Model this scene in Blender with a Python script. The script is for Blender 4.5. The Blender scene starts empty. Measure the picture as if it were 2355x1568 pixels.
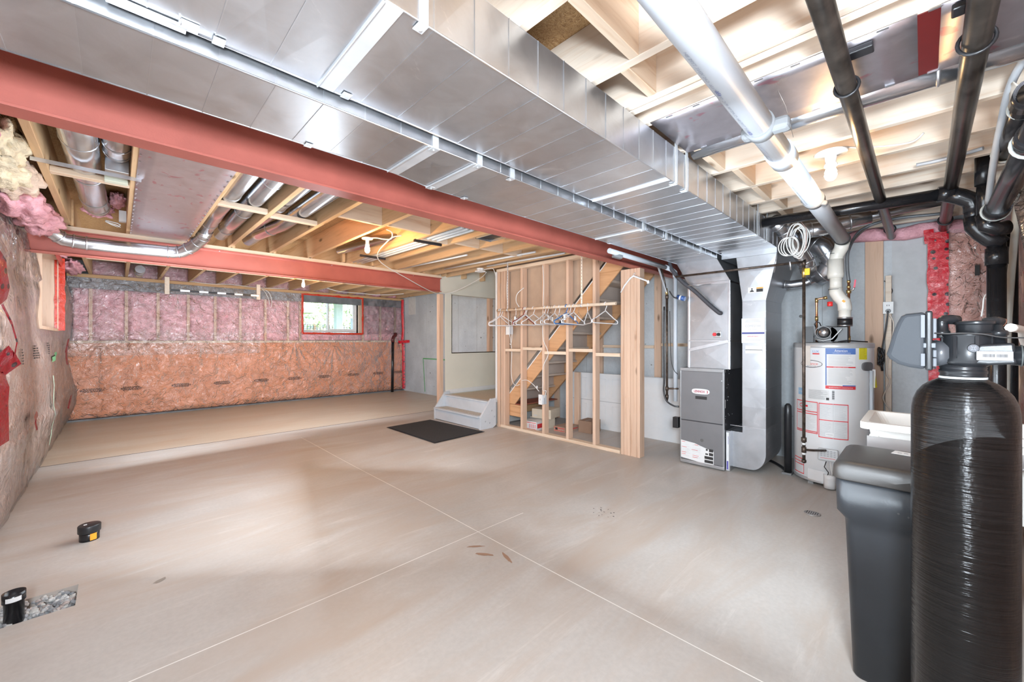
import bpy, math, random
from mathutils import Vector, Matrix, noise
rnd = random.Random(7)
PI = math.pi
R = math.radians
scn = bpy.context.scene
COL = scn.collection
# ---------------------------------------------------------------- camera
cd = bpy.data.cameras.new('camera'); cam = bpy.data.objects.new('camera', cd); COL.objects.link(cam)
cd.sensor_fit = 'HORIZONTAL'; cd.sensor_width = 36; cd.lens = 927/2355*36; cd.shift_y = -2/2355
cd.clip_start = .02; cd.clip_end = 200
cam.location = (0, 0, 1.25); cam.rotation_euler = (R(90), 0, R(45.6-90))
scn.camera = cam
# ---------------------------------------------------------------- world and light
w = bpy.data.worlds.new('world'); scn.world = w; w.use_nodes = True
nt = w.node_tree; bg = nt.nodes['Background']
sky = nt.nodes.new('ShaderNodeTexSky'); sky.sky_type = 'NISHITA'; sky.sun_disc = False
sky.sun_elevation = R(48); sky.sun_rotation = R(200); sky.dust_density = 3; sky.ozone_density = 2
nt.links.new(sky.outputs[0], bg.inputs[0]); bg.inputs[1].default_value = 1.1
def lamp(name, kind, loc, energy, color=(1, 1, 1), size=.1, rot=None, **k):
    l = bpy.data.lights.new(name, kind); l.energy = energy; l.color = color
    if kind == 'AREA': l.size = size
    elif kind != 'SUN': l.shadow_soft_size = size
    for a, b in k.items(): setattr(l, a, b)
    o = bpy.data.objects.new(name, l); COL.objects.link(o); o.location = loc
    if rot: o.rotation_euler = rot
    return o
def aim(az, el=0): return (R(90+el), 0, R(az-90))
# the photographer's flash held just above and behind the camera, plus unseen fill lights added further into the room, all aimed away from the camera
COOL = (.80, .905, 1)
lamp('flash', 'AREA', (-.32, -.32, 1.50), 84, COOL, .4, aim(43, 1))
for (x, y, z, e, az, el, s) in ((1.6, .75, 1.2, 25, 2, 8, 1.2), (.5, 2.5, 1.0, 11, 50, 0, 1.5), (1.9, 3.5, 1.0, 9, 40, 0, 1.4),
                                (.7, 5.3, 1.15, 30, 92, 8, 1.7), (2.3, 5.6, 1.15, 22, 82, 8, 1.6), (1.2, .3, 1.1, 9, 30, 55, 1.2), (1.2, 3.4, 1.2, 24, 165, 4, 1.5)):
    lamp('fill_light', 'AREA', (x, y, z), e, COOL, s, aim(az, el))
vs = scn.view_settings; vs.view_transform = 'Standard'; vs.look = 'None'; vs.gamma = 1; vs.exposure = .72
vs.use_curve_mapping = False
scn.display_settings.display_device = 'sRGB'
try:
    scn.cycles.max_bounces = 10; scn.cycles.transparent_max_bounces = 16; scn.cycles.caustics_reflective = False
    scn.cycles.sample_clamp_indirect = 6
except Exception: pass
# ---------------------------------------------------------------- materials
MATS = {}
def newmat(name):
    m = bpy.data.materials.new(name); m.use_nodes = True
    return m, m.node_tree, m.node_tree.nodes, m.node_tree.nodes['Principled BSDF']
def N(nt, kind, **k):
    n = nt.nodes.new(kind)
    for a, b in k.items():
        if a.startswith('i_'): n.inputs[int(a[2:])].default_value = b
        else: setattr(n, a, b)
    return n
def coords(nt, scale=(1, 1, 1), kind='Object', rot=(0, 0, 0)):
    tc = nt.nodes.new('ShaderNodeTexCoord'); mp = nt.nodes.new('ShaderNodeMapping')
    mp.inputs['Scale'].default_value = scale; mp.inputs['Rotation'].default_value = rot
    if kind == 'World':
        g = nt.nodes.new('ShaderNodeNewGeometry'); nt.links.new(g.outputs['Position'], mp.inputs['Vector'])
    else: nt.links.new(tc.outputs[kind], mp.inputs['Vector'])
    return mp
def noi(nt, vec, scale, detail=4, rough=.55, dist=0):
    n = nt.nodes.new('ShaderNodeTexNoise'); n.inputs['Scale'].default_value = scale
    n.inputs['Detail'].default_value = detail; n.inputs['Roughness'].default_value = rough
    n.inputs['Distortion'].default_value = dist
    nt.links.new(vec.outputs[0], n.inputs['Vector']); return n
def ramp(nt, src, stops):
    r = nt.nodes.new('ShaderNodeValToRGB'); nt.links.new(src, r.inputs[0])
    e = r.color_ramp.elements
    while len(e) < len(stops): e.new(.5)
    for i, (p, c) in enumerate(stops):
        e[i].position = p; e[i].color = (*c, 1) if len(c) == 3 else c
    return r
def mix(nt, fac, a, b, mode='MIX'):
    m = nt.nodes.new('ShaderNodeMix'); m.data_type = 'RGBA'; m.blend_type = mode
    for s, v in ((0, fac), (6, a), (7, b)):
        if hasattr(v, 'links') or hasattr(v, 'is_output'): nt.links.new(v, m.inputs[s])
        elif s == 0: m.inputs[s].default_value = v
        else: m.inputs[s].default_value = (*v, 1)
    return m.outputs[2]
def bump(nt, h, p, strength=.2, dist=.01):
    b = nt.nodes.new('ShaderNodeBump'); b.inputs['Strength'].default_value = strength
    b.inputs['Distance'].default_value = dist
    nt.links.new(h, b.inputs['Height']); nt.links.new(b.outputs[0], p.inputs['Normal']); return b
def objrand(nt):
    return nt.nodes.new('ShaderNodeObjectInfo').outputs['Random']
def plain(name, col, rough=.5, metal=0, var=.06, nscale=12, bmp=0, bscale=60, spec=.5, coat=0, emit=0, bdist=.003):
    if name in MATS: return MATS[name]
    m, nt, ns, p = newmat(name)
    c = coords(nt, kind='World'); n = noi(nt, c, nscale)
    lo = tuple(max(0, x*(1-var)) for x in col); hi = tuple(min(1, x*(1+var)) for x in col)
    r = ramp(nt, n.outputs[0], [(.3, lo), (.7, hi)])
    nt.links.new(r.outputs[0], p.inputs['Base Color'])
    p.inputs['Roughness'].default_value = rough; p.inputs['Metallic'].default_value = metal
    p.inputs['Specular IOR Level'].default_value = spec
    if coat: p.inputs['Coat Weight'].default_value = coat; p.inputs['Coat Roughness'].default_value = .1
    if emit:
        p.inputs['Emission Color'].default_value = (*col, 1); p.inputs['Emission Strength'].default_value = emit
    if bmp: n2 = noi(nt, c, bscale, 5); bump(nt, n2.outputs[0], p, bmp, bdist)
    MATS[name] = m; return m
def wood(name, axis, c1, c2, knots=True, rough=.6):
    m, nt, ns, p = newmat(name)
    sc = [26, 26, 26]; sc['xyz'.index(axis)] = 1.6
    c = coords(nt, tuple(sc)); orr = objrand(nt)
    add = nt.nodes.new('ShaderNodeVectorMath'); add.operation = 'ADD'
    mm = nt.nodes.new('ShaderNodeMath'); mm.operation = 'MULTIPLY'; mm.inputs[1].default_value = 37
    nt.links.new(orr, mm.inputs[0]); nt.links.new(c.outputs[0], add.inputs[0]); nt.links.new(mm.outputs[0], add.inputs[1])
    n = noi(nt, add, 1.0, 5, .6, .6)
    r = ramp(nt, n.outputs[0], [(.28, c2), (.45, c1), (.6, tuple(min(1, x*1.06) for x in c1)), (.78, c2)])
    col = r.outputs[0]
    if knots:
        c3 = coords(nt, tuple(9 if 'xyz'[i] != axis else 3.2 for i in range(3)))
        a2 = nt.nodes.new('ShaderNodeVectorMath'); a2.operation = 'ADD'
        nt.links.new(c3.outputs[0], a2.inputs[0]); nt.links.new(mm.outputs[0], a2.inputs[1])
        v = nt.nodes.new('ShaderNodeTexVoronoi'); v.inputs['Scale'].default_value = .62
        nt.links.new(a2.outputs[0], v.inputs['Vector'])
        k = ramp(nt, v.outputs['Distance'], [(.06, (1, 1, 1)), (.13, (0, 0, 0))])
        col = mix(nt, k.outputs[0], col, tuple(x*.45 for x in c2))
    vr = ramp(nt, orr, [(0, (.86, .84, .82)), (1, (1, 1, 1))])
    col = mix(nt, 1, col, vr.outputs[0], 'MULTIPLY')
    nt.links.new(col, p.inputs['Base Color']); p.inputs['Roughness'].default_value = rough
    p.inputs['Specular IOR Level'].default_value = .3
    bump(nt, n.outputs[0], p, .12, .004)
    MATS[name] = m; return m
WP1, WP2 = (.80, .64, .49), (.68, .46, .30)
WX = wood('pine_x', 'x', WP1, WP2); WY = wood('pine_y', 'y', WP1, WP2); WZ = wood('pine_z', 'z', (.73, .515, .38), (.60, .36, .235))
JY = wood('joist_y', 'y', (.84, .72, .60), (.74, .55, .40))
JW = wood('joist_bulb_glow', 'y', (.70, .47, .27), (.56, .34, .17))  # same pine as the near joists, orange bulb light put into its colour
DY = wood('stair_wood', 'y', (.66, .38, .2), (.52, .27, .12))
DX = wood('box_wood', 'x', (.6, .38, .2), (.5, .28, .13))
def concrete(name, a, b, rough, streak=None, bmp=.25, scale=1.4, warm=None):
    m, nt, ns, p = newmat(name)
    c = coords(nt, (1, 1, 1), 'World'); n1 = noi(nt, c, scale, 6, .6, .4); n2 = noi(nt, c, 45, 4)
    r = ramp(nt, n1.outputs[0], [(.32, a), (.66, b)])
    r2 = ramp(nt, n2.outputs[0], [(.35, (.93, .93, .93)), (.65, (1.0, 1.0, 1.0))])
    col = mix(nt, 1, r.outputs[0], r2.outputs[0], 'MULTIPLY')
    if warm:
        cw = coords(nt, (.35, 1.5, 1), 'World'); n3 = noi(nt, cw, 1.6, 5, .65, 1.2)
        f = ramp(nt, n3.outputs[0], [(.42, (0, 0, 0)), (.68, (1, 1, 1))])
        col = mix(nt, f.outputs[0], col, warm)
        cs = coords(nt, (.5, 4, 1), 'World', (0, 0, .25)); n4 = noi(nt, cs, 2.2, 6, .7, .8)
        f2 = ramp(nt, n4.outputs[0], [(.58, (0, 0, 0)), (.78, (.55, .55, .55))])
        col = mix(nt, f2.outputs[0], col, tuple(x*1.25 for x in b))
    if streak:
        v = nt.nodes.new('ShaderNodeTexVoronoi'); v.inputs['Scale'].default_value = 5
        nt.links.new(c.outputs[0], v.inputs['Vector'])
        k = ramp(nt, v.outputs['Distance'], [(.03, (1, 1, 1)), (.07, (0, 0, 0))])
        col = mix(nt, k.outputs[0], col, streak)
    nt.links.new(col, p.inputs['Base Color'])
    rr = ramp(nt, n1.outputs[0], [(.3, (rough,)*3), (.7, (min(1, rough+.15),)*3)])
    nt.links.new(rr.outputs[0], p.inputs['Roughness']); p.inputs['Specular IOR Level'].default_value = .4
    bump(nt, n2.outputs[0], p, bmp, .002)
    MATS[name] = m; return m
FLOOR = concrete('floor_concrete', (.505, .47, .435), (.60, .565, .53), .34, bmp=.12, warm=(.50, .425, .365))
FLOOR2 = concrete('floor_concrete_far', (.55, .46, .36), (.61, .52, .42), .32, bmp=.12, warm=(.53, .41, .30))
CONC = concrete('wall_concrete', (.50, .53, .555), (.66, .695, .72), .85, streak=(.24, .23, .22))
def galv(name, base=(.68, .70, .73), rough=.3, spang=8, sm=.1):
    m, nt, ns, p = newmat(name)
    c = coords(nt, (1, 1, 1), 'World'); n = noi(nt, c, spang, 5, .65, .7); n2 = noi(nt, c, 240, 2)
    orr = objrand(nt)
    r = ramp(nt, n.outputs[0], [(.3, tuple(x*.86 for x in base)), (.7, base)])
    vr = ramp(nt, orr, [(0, (.86, .86, .87)), (1, (1, 1, 1))])
    col = mix(nt, 1, r.outputs[0], vr.outputs[0], 'MULTIPLY')
    # chalky hand and glove smears
    n3 = noi(nt, c, 3.2, 7, .75, 1.6)
    f = ramp(nt, n3.outputs[0], [(.62, (0, 0, 0)), (.72, (.6, .6, .6))])
    col = mix(nt, f.outputs[0], col, (.82, .83, .84))
    nt.links.new(col, p.inputs['Base Color'])
    p.inputs['Metallic'].default_value = .93
    rr = ramp(nt, n.outputs[0], [(.3, (rough,)*3), (.72, (rough+sm,)*3)])
    nt.links.new(rr.outputs[0], p.inputs['Roughness'])
    bump(nt, n2.outputs[0], p, .03, .001)
    MATS[name] = m; return m
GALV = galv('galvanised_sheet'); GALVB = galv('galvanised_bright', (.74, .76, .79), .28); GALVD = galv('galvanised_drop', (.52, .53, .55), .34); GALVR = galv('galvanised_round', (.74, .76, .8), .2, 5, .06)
FOIL = galv('foil_board', (.72, .68, .72), .34, 14)
def foilprint():
    m = FOIL; nt = m.node_tree; p = nt.nodes['Principled BSDF']
    src = p.inputs['Base Color'].links[0].from_socket
    c = coords(nt, (1, .6, 1), 'World'); n = noi(nt, c, 15, 3, .5, .6)
    f = ramp(nt, n.outputs[0], [(.63, (0, 0, 0)), (.68, (.5, .5, .5))])
    nt.links.new(mix(nt, f.outputs[0], src, (.65, .16, .25)), p.inputs['Base Color'])
foilprint()
RED = plain('red_primer', (.46, .125, .095), .5, 0, .12, 4, .15, 150)
BLK = plain('black_plastic', (.018, .018, .02), .32, 0, .2, 8, .05, 90)
ABS = plain('black_abs', (.014, .014, .016), .24, 0, .3, 10)
TANK = None
STEELP = plain('black_iron', (.10, .075, .06), .42, .6, .5, 30, .2, 120)
RUBPIPE = plain('scuffed_drain_pipe', (.04, .033, .028), .3, .3, .6, 9, .1, 60)
WHITE = plain('white_paint', (.80, .80, .79), .45, 0, .03)
WHITEW = plain('white_cable', (.82, .81, .78), .5, 0, .03)
PVC = plain('white_pvc', (.52, .56, .61), .42, 0, .04, 4)
PVC2 = plain('cream_pvc', (.80, .77, .70), .35, 0, .04)
PAINTG = plain('grey_white_step_paint', (.62, .66, .70), .45, 0, .05, 6)
CREAM = plain('cream_wall_paint', (.80, .77, .66), .7, 0, .03, 3)
COPPER = plain('copper', (.75, .36, .2), .3, .95, .2, 20)
BRASS = plain('brass', (.68, .5, .22), .32, .95, .2, 30)
OSB = None
def osb():
    m, nt, ns, p = newmat('strand_board')
    c = coords(nt, (1, 1, 1), 'World')
    v = nt.nodes.new('ShaderNodeTexVoronoi'); v.inputs['Scale'].default_value = 30
    n = noi(nt, c, 12, 3, .6, 2); ad = nt.nodes.new('ShaderNodeVectorMath'); ad.operation = 'ADD'
    nt.links.new(c.outputs[0], ad.inputs[0]); nt.links.new(n.outputs[1], ad.inputs[1]); nt.links.new(ad.outputs[0], v.inputs['Vector'])
    r = ramp(nt, v.outputs['Color'], [(.15, (.26, .13, .05)), (.5, (.5, .29, .12)), (.85, (.62, .42, .22))])
    nt.links.new(r.outputs[0], p.inputs['Base Color']); p.inputs['Roughness'].default_value = .7
    bump(nt, v.outputs['Distance'], p, .3, .003)
    return m
OSB = osb()
PINK = plain('pink_insulation', (.90, .43, .48), .95, 0, .28, 9, .8, 40, .1, bdist=.02)
PINK2 = plain('pale_insulation', (.80, .62, .50), .95, 0, .2, 7, .8, 35, .1, bdist=.02)
BLANK = plain('peach_blanket', (.74, .30, .165), .9, 0, .13, 6, .5, 60, .15, bdist=.01)
BLANKL = plain('pale_peach_blanket', (.88, .63, .53), .9, 0, .1, 5, .5, 50, .15, bdist=.01)
DKGASKET = plain('grey_sill_foam', (.16, .17, .18), .6, 0, .3, 6)
def tape(name, col, blk=True):
    m, nt, ns, p = newmat(name)
    c = coords(nt, (1, 1, 1), 'World'); n = noi(nt, c, 22, 5, .7, 1)
    r = ramp(nt, n.outputs[0], [(.3, tuple(x*.6 for x in col)), (.65, col)]); o = r.outputs[0]
    if blk:
        v = nt.nodes.new('ShaderNodeTexVoronoi'); v.inputs['Scale'].default_value = 13; v.inputs['Randomness'].default_value = .35
        nt.links.new(c.outputs[0], v.inputs['Vector'])
        k = ramp(nt, v.outputs['Distance'], [(.2, (1, 1, 1)), (.24, (0, 0, 0))]); o = mix(nt, k.outputs[0], o, (.03, .005, .008))
    nt.links.new(o, p.inputs['Base Color']); p.inputs['Roughness'].default_value = .16
    bump(nt, n.outputs[0], p, .6, .01); MATS[name] = m; return m
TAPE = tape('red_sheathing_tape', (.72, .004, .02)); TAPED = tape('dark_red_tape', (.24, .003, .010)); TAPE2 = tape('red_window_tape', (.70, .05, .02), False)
GREENT = plain('green_tape', (.16, .42, .2), .6)
def film(name, a0, a1, tint=(.9, .88, .87), sc=3):
    m, nt, ns, p = newmat(name)
    c = coords(nt, (1, 1, 1), 'World'); n = noi(nt, c, sc, 6, .7, 1.5); n2 = noi(nt, c, 8, 3, .55, 3.2)
    p.inputs['Base Color'].default_value = (*tint, 1); p.inputs['Roughness'].default_value = .14
    p.inputs['Specular IOR Level'].default_value = .8
    r = ramp(nt, n.outputs[0], [(.35, (a0,)*3), (.72, (a1,)*3)])
    tr = nt.nodes.new('ShaderNodeBsdfTransparent'); ms = nt.nodes.new('ShaderNodeMixShader')
    gl = nt.nodes.new('ShaderNodeBsdfGlossy'); gl.inputs['Roughness'].default_value = .13
    gl.inputs['Color'].default_value = (1, 1, 1, 1)
    b = nt.nodes.new('ShaderNodeBump'); b.inputs['Strength'].default_value = .8; b.inputs['Distance'].default_value = .03
    nt.links.new(n2.outputs[0], b.inputs['Height']); nt.links.new(b.outputs[0], gl.inputs['Normal']); nt.links.new(b.outputs[0], p.inputs['Normal'])
    fr = nt.nodes.new('ShaderNodeFresnel'); fr.inputs[0].default_value = 1.62; nt.links.new(b.outputs[0], fr.inputs['Normal'])
    nt.links.new(r.outputs[0], ms.inputs[0]); nt.links.new(tr.outputs[0], ms.inputs[1]); nt.links.new(p.outputs[0], ms.inputs[2])
    ms2 = nt.nodes.new('ShaderNodeMixShader'); nt.links.new(fr.outputs[0], ms2.inputs[0])
    nt.links.new(ms.outputs[0], ms2.inputs[1]); nt.links.new(gl.outputs[0], ms2.inputs[2])
    nt.links.new(ms2.outputs[0], nt.nodes['Material Output'].inputs[0])
    MATS[name] = m; return m
FILM = film('clear_poly_sheet', .04, .28, (.95, .80, .74)); FILMU = film('clear_poly_sheet_upper', .03, .30, (.95, .84, .86)); FILMB = film('clear_poly_sheet_low', .01, .12, (.95, .66, .54))
def glass():
    m, nt, ns, p = newmat('window_glass')
    tr = nt.nodes.new('ShaderNodeBsdfTransparent'); gl = nt.nodes.new('ShaderNodeBsdfGlossy'); gl.inputs['Roughness'].default_value = .02
    fr = nt.nodes.new('ShaderNodeFresnel'); fr.inputs[0].default_value = 1.45
    ms = nt.nodes.new('ShaderNodeMixShader'); nt.links.new(fr.outputs[0], ms.inputs[0]); nt.links.new(tr.outputs[0], ms.inputs[1])
    nt.links.new(gl.outputs[0], ms.inputs[2]); nt.links.new(ms.outputs[0], nt.nodes['Material Output'].inputs[0]); return m
GLASS = glass()
INK = plain('black_ink', (.03, .028, .028), .6); GREY = plain('mid_grey', (.35, .36, .37), .5); REDINK = plain('red_ink', (.72, .04, .05), .5)
BLUEINK = plain('blue_ink', (.10, .2, .5), .5); PAPER = plain('white_paper', (.80, .80, .80), .6, 0, .02); LGREY = plain('light_grey_print', (.55, .56, .57), .6)
YEL = plain('yellow_label', (.78, .68, .03), .5); ORG = plain('orange_label', (.9, .38, .03), .5); PINKINK = plain('foil_red_print', (.6, .12, .2), .4)
# ---------------------------------------------------------------- mesh builder
class B:
    def __init__(s): s.v = []; s.f = []; s.sm = []
    def add(s, vs, fs, smooth=False):
        o = len(s.v); s.v += [tuple(v) for v in vs]; s.f += [tuple(i+o for i in f) for f in fs]; s.sm += [smooth]*len(fs); return s
    def box(s, x0, x1, y0, y1, z0, z1):
        v = [(x, y, z) for x in (x0, x1) for y in (y0, y1) for z in (z0, z1)]
        return s.add(v, [(0, 1, 3, 2), (4, 6, 7, 5), (0, 4, 5, 1), (2, 3, 7, 6), (0, 2, 6, 4), (1, 5, 7, 3)])
    def obox(s, p0, p1, wd, th, up=(0, 0, 1)):
        """bar from p0 to p1, width wd across, thickness th along up"""
        p0 = Vector(p0); p1 = Vector(p1); d = (p1-p0).normalized(); u = Vector(up); a = d.cross(u).normalized(); u = a.cross(d).normalized()
        v = [p+a*(i*wd/2)+u*(j*th/2) for p in (p0, p1) for i in (-1, 1) for j in (-1, 1)]
        return s.add(v, [(0, 1, 3, 2), (4, 6, 7, 5), (0, 4, 5, 1), (2, 3, 7, 6), (0, 2, 6, 4), (1, 5, 7, 3)])
    def tube(s, pts, r, seg=10, caps=True, closed=False):
        pts = [Vector(p) for p in pts]; n = len(pts); rs = r if isinstance(r, (list, tuple)) else [r]*n
        vs = []; fs = []; ref = None
        for i, p in enumerate(pts):
            if closed: d = pts[(i+1) % n]-pts[i-1]
            else: d = pts[min(i+1, n-1)]-pts[max(i-1, 0)]
            if d.length < 1e-9: d = Vector((0, 0, 1))
            d.normalize()
            if ref is None: ref = Vector((0, 0, 1)) if abs(d.z) < .9 else Vector((1, 0, 0))
            a = d.cross(ref).normalized(); ref = a.cross(d).normalized()
            for k in range(seg):
                t = 2*PI*k/seg; vs.append(p+(a*math.cos(t)+ref*math.sin(t))*rs[i])
        m = n if closed else n-1
        for i in range(m):
            j = (i+1) % n
            for k in range(seg):
                l = (k+1) % seg; fs.append((i*seg+k, i*seg+l, j*seg+l, j*seg+k))
        s.add(vs, fs, True)
        if caps and not closed:
            o = len(s.v)-n*seg
            s.f.append(tuple(o+k for k in range(seg))[::-1]); s.sm.append(False)
            s.f.append(tuple(o+(n-1)*seg+k for k in range(seg))); s.sm.append(False)
        return s
    def lathe(s, c, prof, seg=24, axis='z', smooth=True, caps=True):
        cx, cy, cz = c; vs = []; fs = []
        for r, h in prof:
            for k in range(seg):
                t = 2*PI*k/seg; a = r*math.cos(t); b = r*math.sin(t)
                vs.append({'z': (cx+a, cy+b, cz+h), 'x': (cx+h, cy+a, cz+b), 'y': (cx+b, cy+h, cz+a)}[axis])
        for i in range(len(prof)-1):
            for k in range(seg):
                l = (k+1) % seg; fs.append((i*seg+k, i*seg+l, (i+1)*seg+l, (i+1)*seg+k))
        o = len(s.v); s.add(vs, fs, smooth)
        if caps:
            s.f.append(tuple(o+k for k in range(seg))[::-1]); s.sm.append(False)
            s.f.append(tuple(o+(len(prof)-1)*seg+k for k in range(seg))); s.sm.append(False)
        return s
    def prism(s, poly, ext):
        n = len(poly); e = Vector(ext); a = [Vector(p) for p in poly]; v = a+[p+e for p in a]
        return s.add(v, [tuple(range(n))[::-1], tuple(range(n, 2*n))]+[(i, (i+1) % n, (i+1) % n+n, i+n) for i in range(n)])
    def grid(s, fn, nu, nv, smooth=True):
        v = [fn(i/nu, j/nv) for j in range(nv+1) for i in range(nu+1)]
        return s.add(v, [(j*(nu+1)+i, j*(nu+1)+i+1, (j+1)*(nu+1)+i+1, (j+1)*(nu+1)+i) for j in range(nv) for i in range(nu)], smooth)
    def quad(s, a, b, c, d): return s.add([a, b, c, d], [(0, 1, 2, 3)])
    def out(s, name, mat, parent=None, bev=0, bseg=2, solid=0):
        return build(s, name, mat, parent, bev, bseg, solid)
WORLD = {}
def wloc(o): return WORLD[o.as_pointer()]
def setw(o, l): WORLD[o.as_pointer()] = Vector(l)
def build(b, name, mat, parent=None, bev=0, bseg=2, solid=0):
    me = bpy.data.meshes.new(name)
    lo = [min(v[i] for v in b.v) for i in range(3)]; hi = [max(v[i] for v in b.v) for i in range(3)]
    c = Vector([(lo[i]+hi[i])/2 for i in range(3)])
    me.from_pydata([(v[0]-c[0], v[1]-c[1], v[2]-c[2]) for v in b.v], [], b.f)
    me.polygons.foreach_set('use_smooth', b.sm)
    me.validate(); me.update()
    me.materials.append(mat)
    if True:
        import bmesh
        bm = bmesh.new(); bm.from_mesh(me); bmesh.ops.recalc_face_normals(bm, faces=bm.faces); bm.to_mesh(me); bm.free()
    o = bpy.data.objects.new(name, me); COL.objects.link(o); setw(o, c)
    if parent: o.parent = parent; o.location = c-wloc(parent)
    else: o.location = c
    if bev:
        m = o.modifiers.new('bevel', 'BEVEL'); m.width = bev; m.segments = bseg; m.limit_method = 'ANGLE'; m.angle_limit = R(50)
    if solid:
        m = o.modifiers.new('solid', 'SOLIDIFY'); m.thickness = solid; m.offset = 0
    return o
def tag(o, label=None, cat=None, group=None, kind=None):
    if label: o['label'] = label
    if cat: o['category'] = cat
    if group: o['group'] = group
    if kind: o['kind'] = kind
    return o
def thing(name, loc, label, cat, group=None, kind=None):
    o = bpy.data.objects.new(name, None); COL.objects.link(o); o.location = loc; o.empty_display_size = .05; setw(o, loc)
    return tag(o, label, cat, group, kind)
def struct(o): o['kind'] = 'structure'; return o
def lbl(o, l): o['label'] = l; return o
_fc = {}
def text_bm(s, size, org, right, up, b=None, bold=0, align='CENTER', wmax=None, mapf=None):
    cu = bpy.data.curves.new('t', 'FONT'); cu.body = s; cu.size = size; cu.align_x = align; cu.offset = bold; cu.resolution_u = 2
    ob = bpy.data.objects.new('t', cu); COL.objects.link(ob)
    dg = bpy.context.evaluated_depsgraph_get(); me = bpy.data.meshes.new_from_object(ob.evaluated_get(dg))
    vs = [v.co.copy() for v in me.vertices]; fs = [tuple(p.vertices) for p in me.polygons]
    bpy.data.objects.remove(ob); bpy.data.curves.remove(cu); bpy.data.meshes.remove(me)
    xs = [v.x for v in vs]; k = 1
    if wmax and max(xs)-min(xs) > 0: k = wmax/(max(xs)-min(xs))
    org = Vector(org); right = Vector(right); up = Vector(up)
    b = b or B()
    if mapf: b.add([mapf(v.x*k, v.y) for v in vs], fs)
    else: b.add([org+right*(v.x*k)+up*v.y for v in vs], fs)
    return b
def fnoise(x, y, z, oc=4):
    return noise.fractal(Vector((x, y, z)), 1.0, 2.0, oc)
# ================================================================ STRUCTURE
XR, YB = 5.12, 9.32
PX0, PX1, PY0, PY1 = -.50, -.142, 2.80, 3.03
b = B(); b.box(-.62, PX0, -.52, 6.075, -.12, 0); b.box(PX1, 5.2, -.52, 6.075, -.12, 0)
b.box(PX0, PX1, -.52, PY0, -.12, 0); b.box(PX0, PX1, PY1, 6.075, -.12, 0); b.box(PX0, PX1, PY0, PY1, -.12, -.045)
floor = struct(b.out('floor', FLOOR))
B().box(-.62, 5.2, 6.085, 9.4, -.12, 0).out('floor_slab', FLOOR2, floor)
B().box(-.62, 5.2, 6.073, 6.087, -.12, .0008).out('control_joint', plain('dark_joint', (.07, .058, .048), .95), floor)
CUT = plain('chalky_sawcut', (.88, .85, .80), .9)
def cut(pts):
    b = B()
    for i in range(len(pts)-1):
        (x0, y0, w0), (x1, y1, w1) = pts[i], pts[i+1]
        d = Vector((x1-x0, y1-y0)).normalized(); n = Vector((-d.y, d.x))
        b.quad((x0-n.x*w0, y0-n.y*w0, .0007), (x1-n.x*w1, y1-n.y*w1, .0007), (x1+n.x*w1, y1+n.y*w1, .0007), (x0+n.x*w0, y0+n.y*w0, .0007))
    b.out('sawcut', CUT, floor)
cut([(1.682+.004*math.sin(i), -.4+i*.4, .0024+.0010*rnd.random()) for i in range(16)])
cut([(-.3+i*.4, 2.03+.003*math.sin(i*1.7), .0021+.0010*rnd.random()) for i in range(7)])
STAIN = plain('floor_stain', (.36, .22, .15), .6); SPOT = plain('floor_spot', (.05, .04, .035), .6)
def blot(cx, cy, rx, ry, mat, name, seed=0, rot=0, z=.0012):
    vs = [(cx, cy, z)]; n = 22
    for k in range(n):
        t = 2*PI*k/n; q = 1+.5*fnoise(math.cos(t)*1.3+seed, math.sin(t)*1.3, seed)
        x, y = rx*q*math.cos(t), ry*q*math.sin(t)
        vs.append((cx+x*math.cos(rot)-y*math.sin(rot), cy+x*math.sin(rot)+y*math.cos(rot), z))
    B().add(vs, [(0, 1+k, 1+(k+1) % n) for k in range(n)]).out(name, mat, floor)
blot(1.53, 1.79, .012, .055, STAIN, 'stain', 2, .6); blot(1.60, 1.68, .012, .05, STAIN, 'stain', 5, -.3); blot(1.55, 1.90, .01, .05, STAIN, 'stain', 9, .9)
for i in range(14):
    blot(2.5+rnd.uniform(-.07, .1), 1.62+rnd.uniform(-.09, .12), rnd.uniform(.002, .008), rnd.uniform(.002, .007), SPOT, 'spot', i)
blot(.16, 2.78, .03, .014, plain('floor_chip', (.3, .26, .22), .9), 'chip', 3, .6)
b = B(); tvec = [(3.577+.045*math.cos(t*PI/12), .561+.045*math.sin(t*PI/12), .004) for t in range(24)]
b.lathe((3.577, .561, 0), [(.05, 0), (.05, .004), (.046, .006), (.02, .006)], 24)
dr = b.out('floor_drain', plain('drain_metal', (.45, .44, .43), .45, .6), None)
tag(dr, 'small round metal drain cover set in the floor near the water heater', 'drain')
b = B()
for k in range(6): b.box(3.577-.028, 3.577+.028, .561-.033+k*.0125, .561-.029+k*.0125, .0062, .0068)
b.out('slot', INK, dr)
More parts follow.
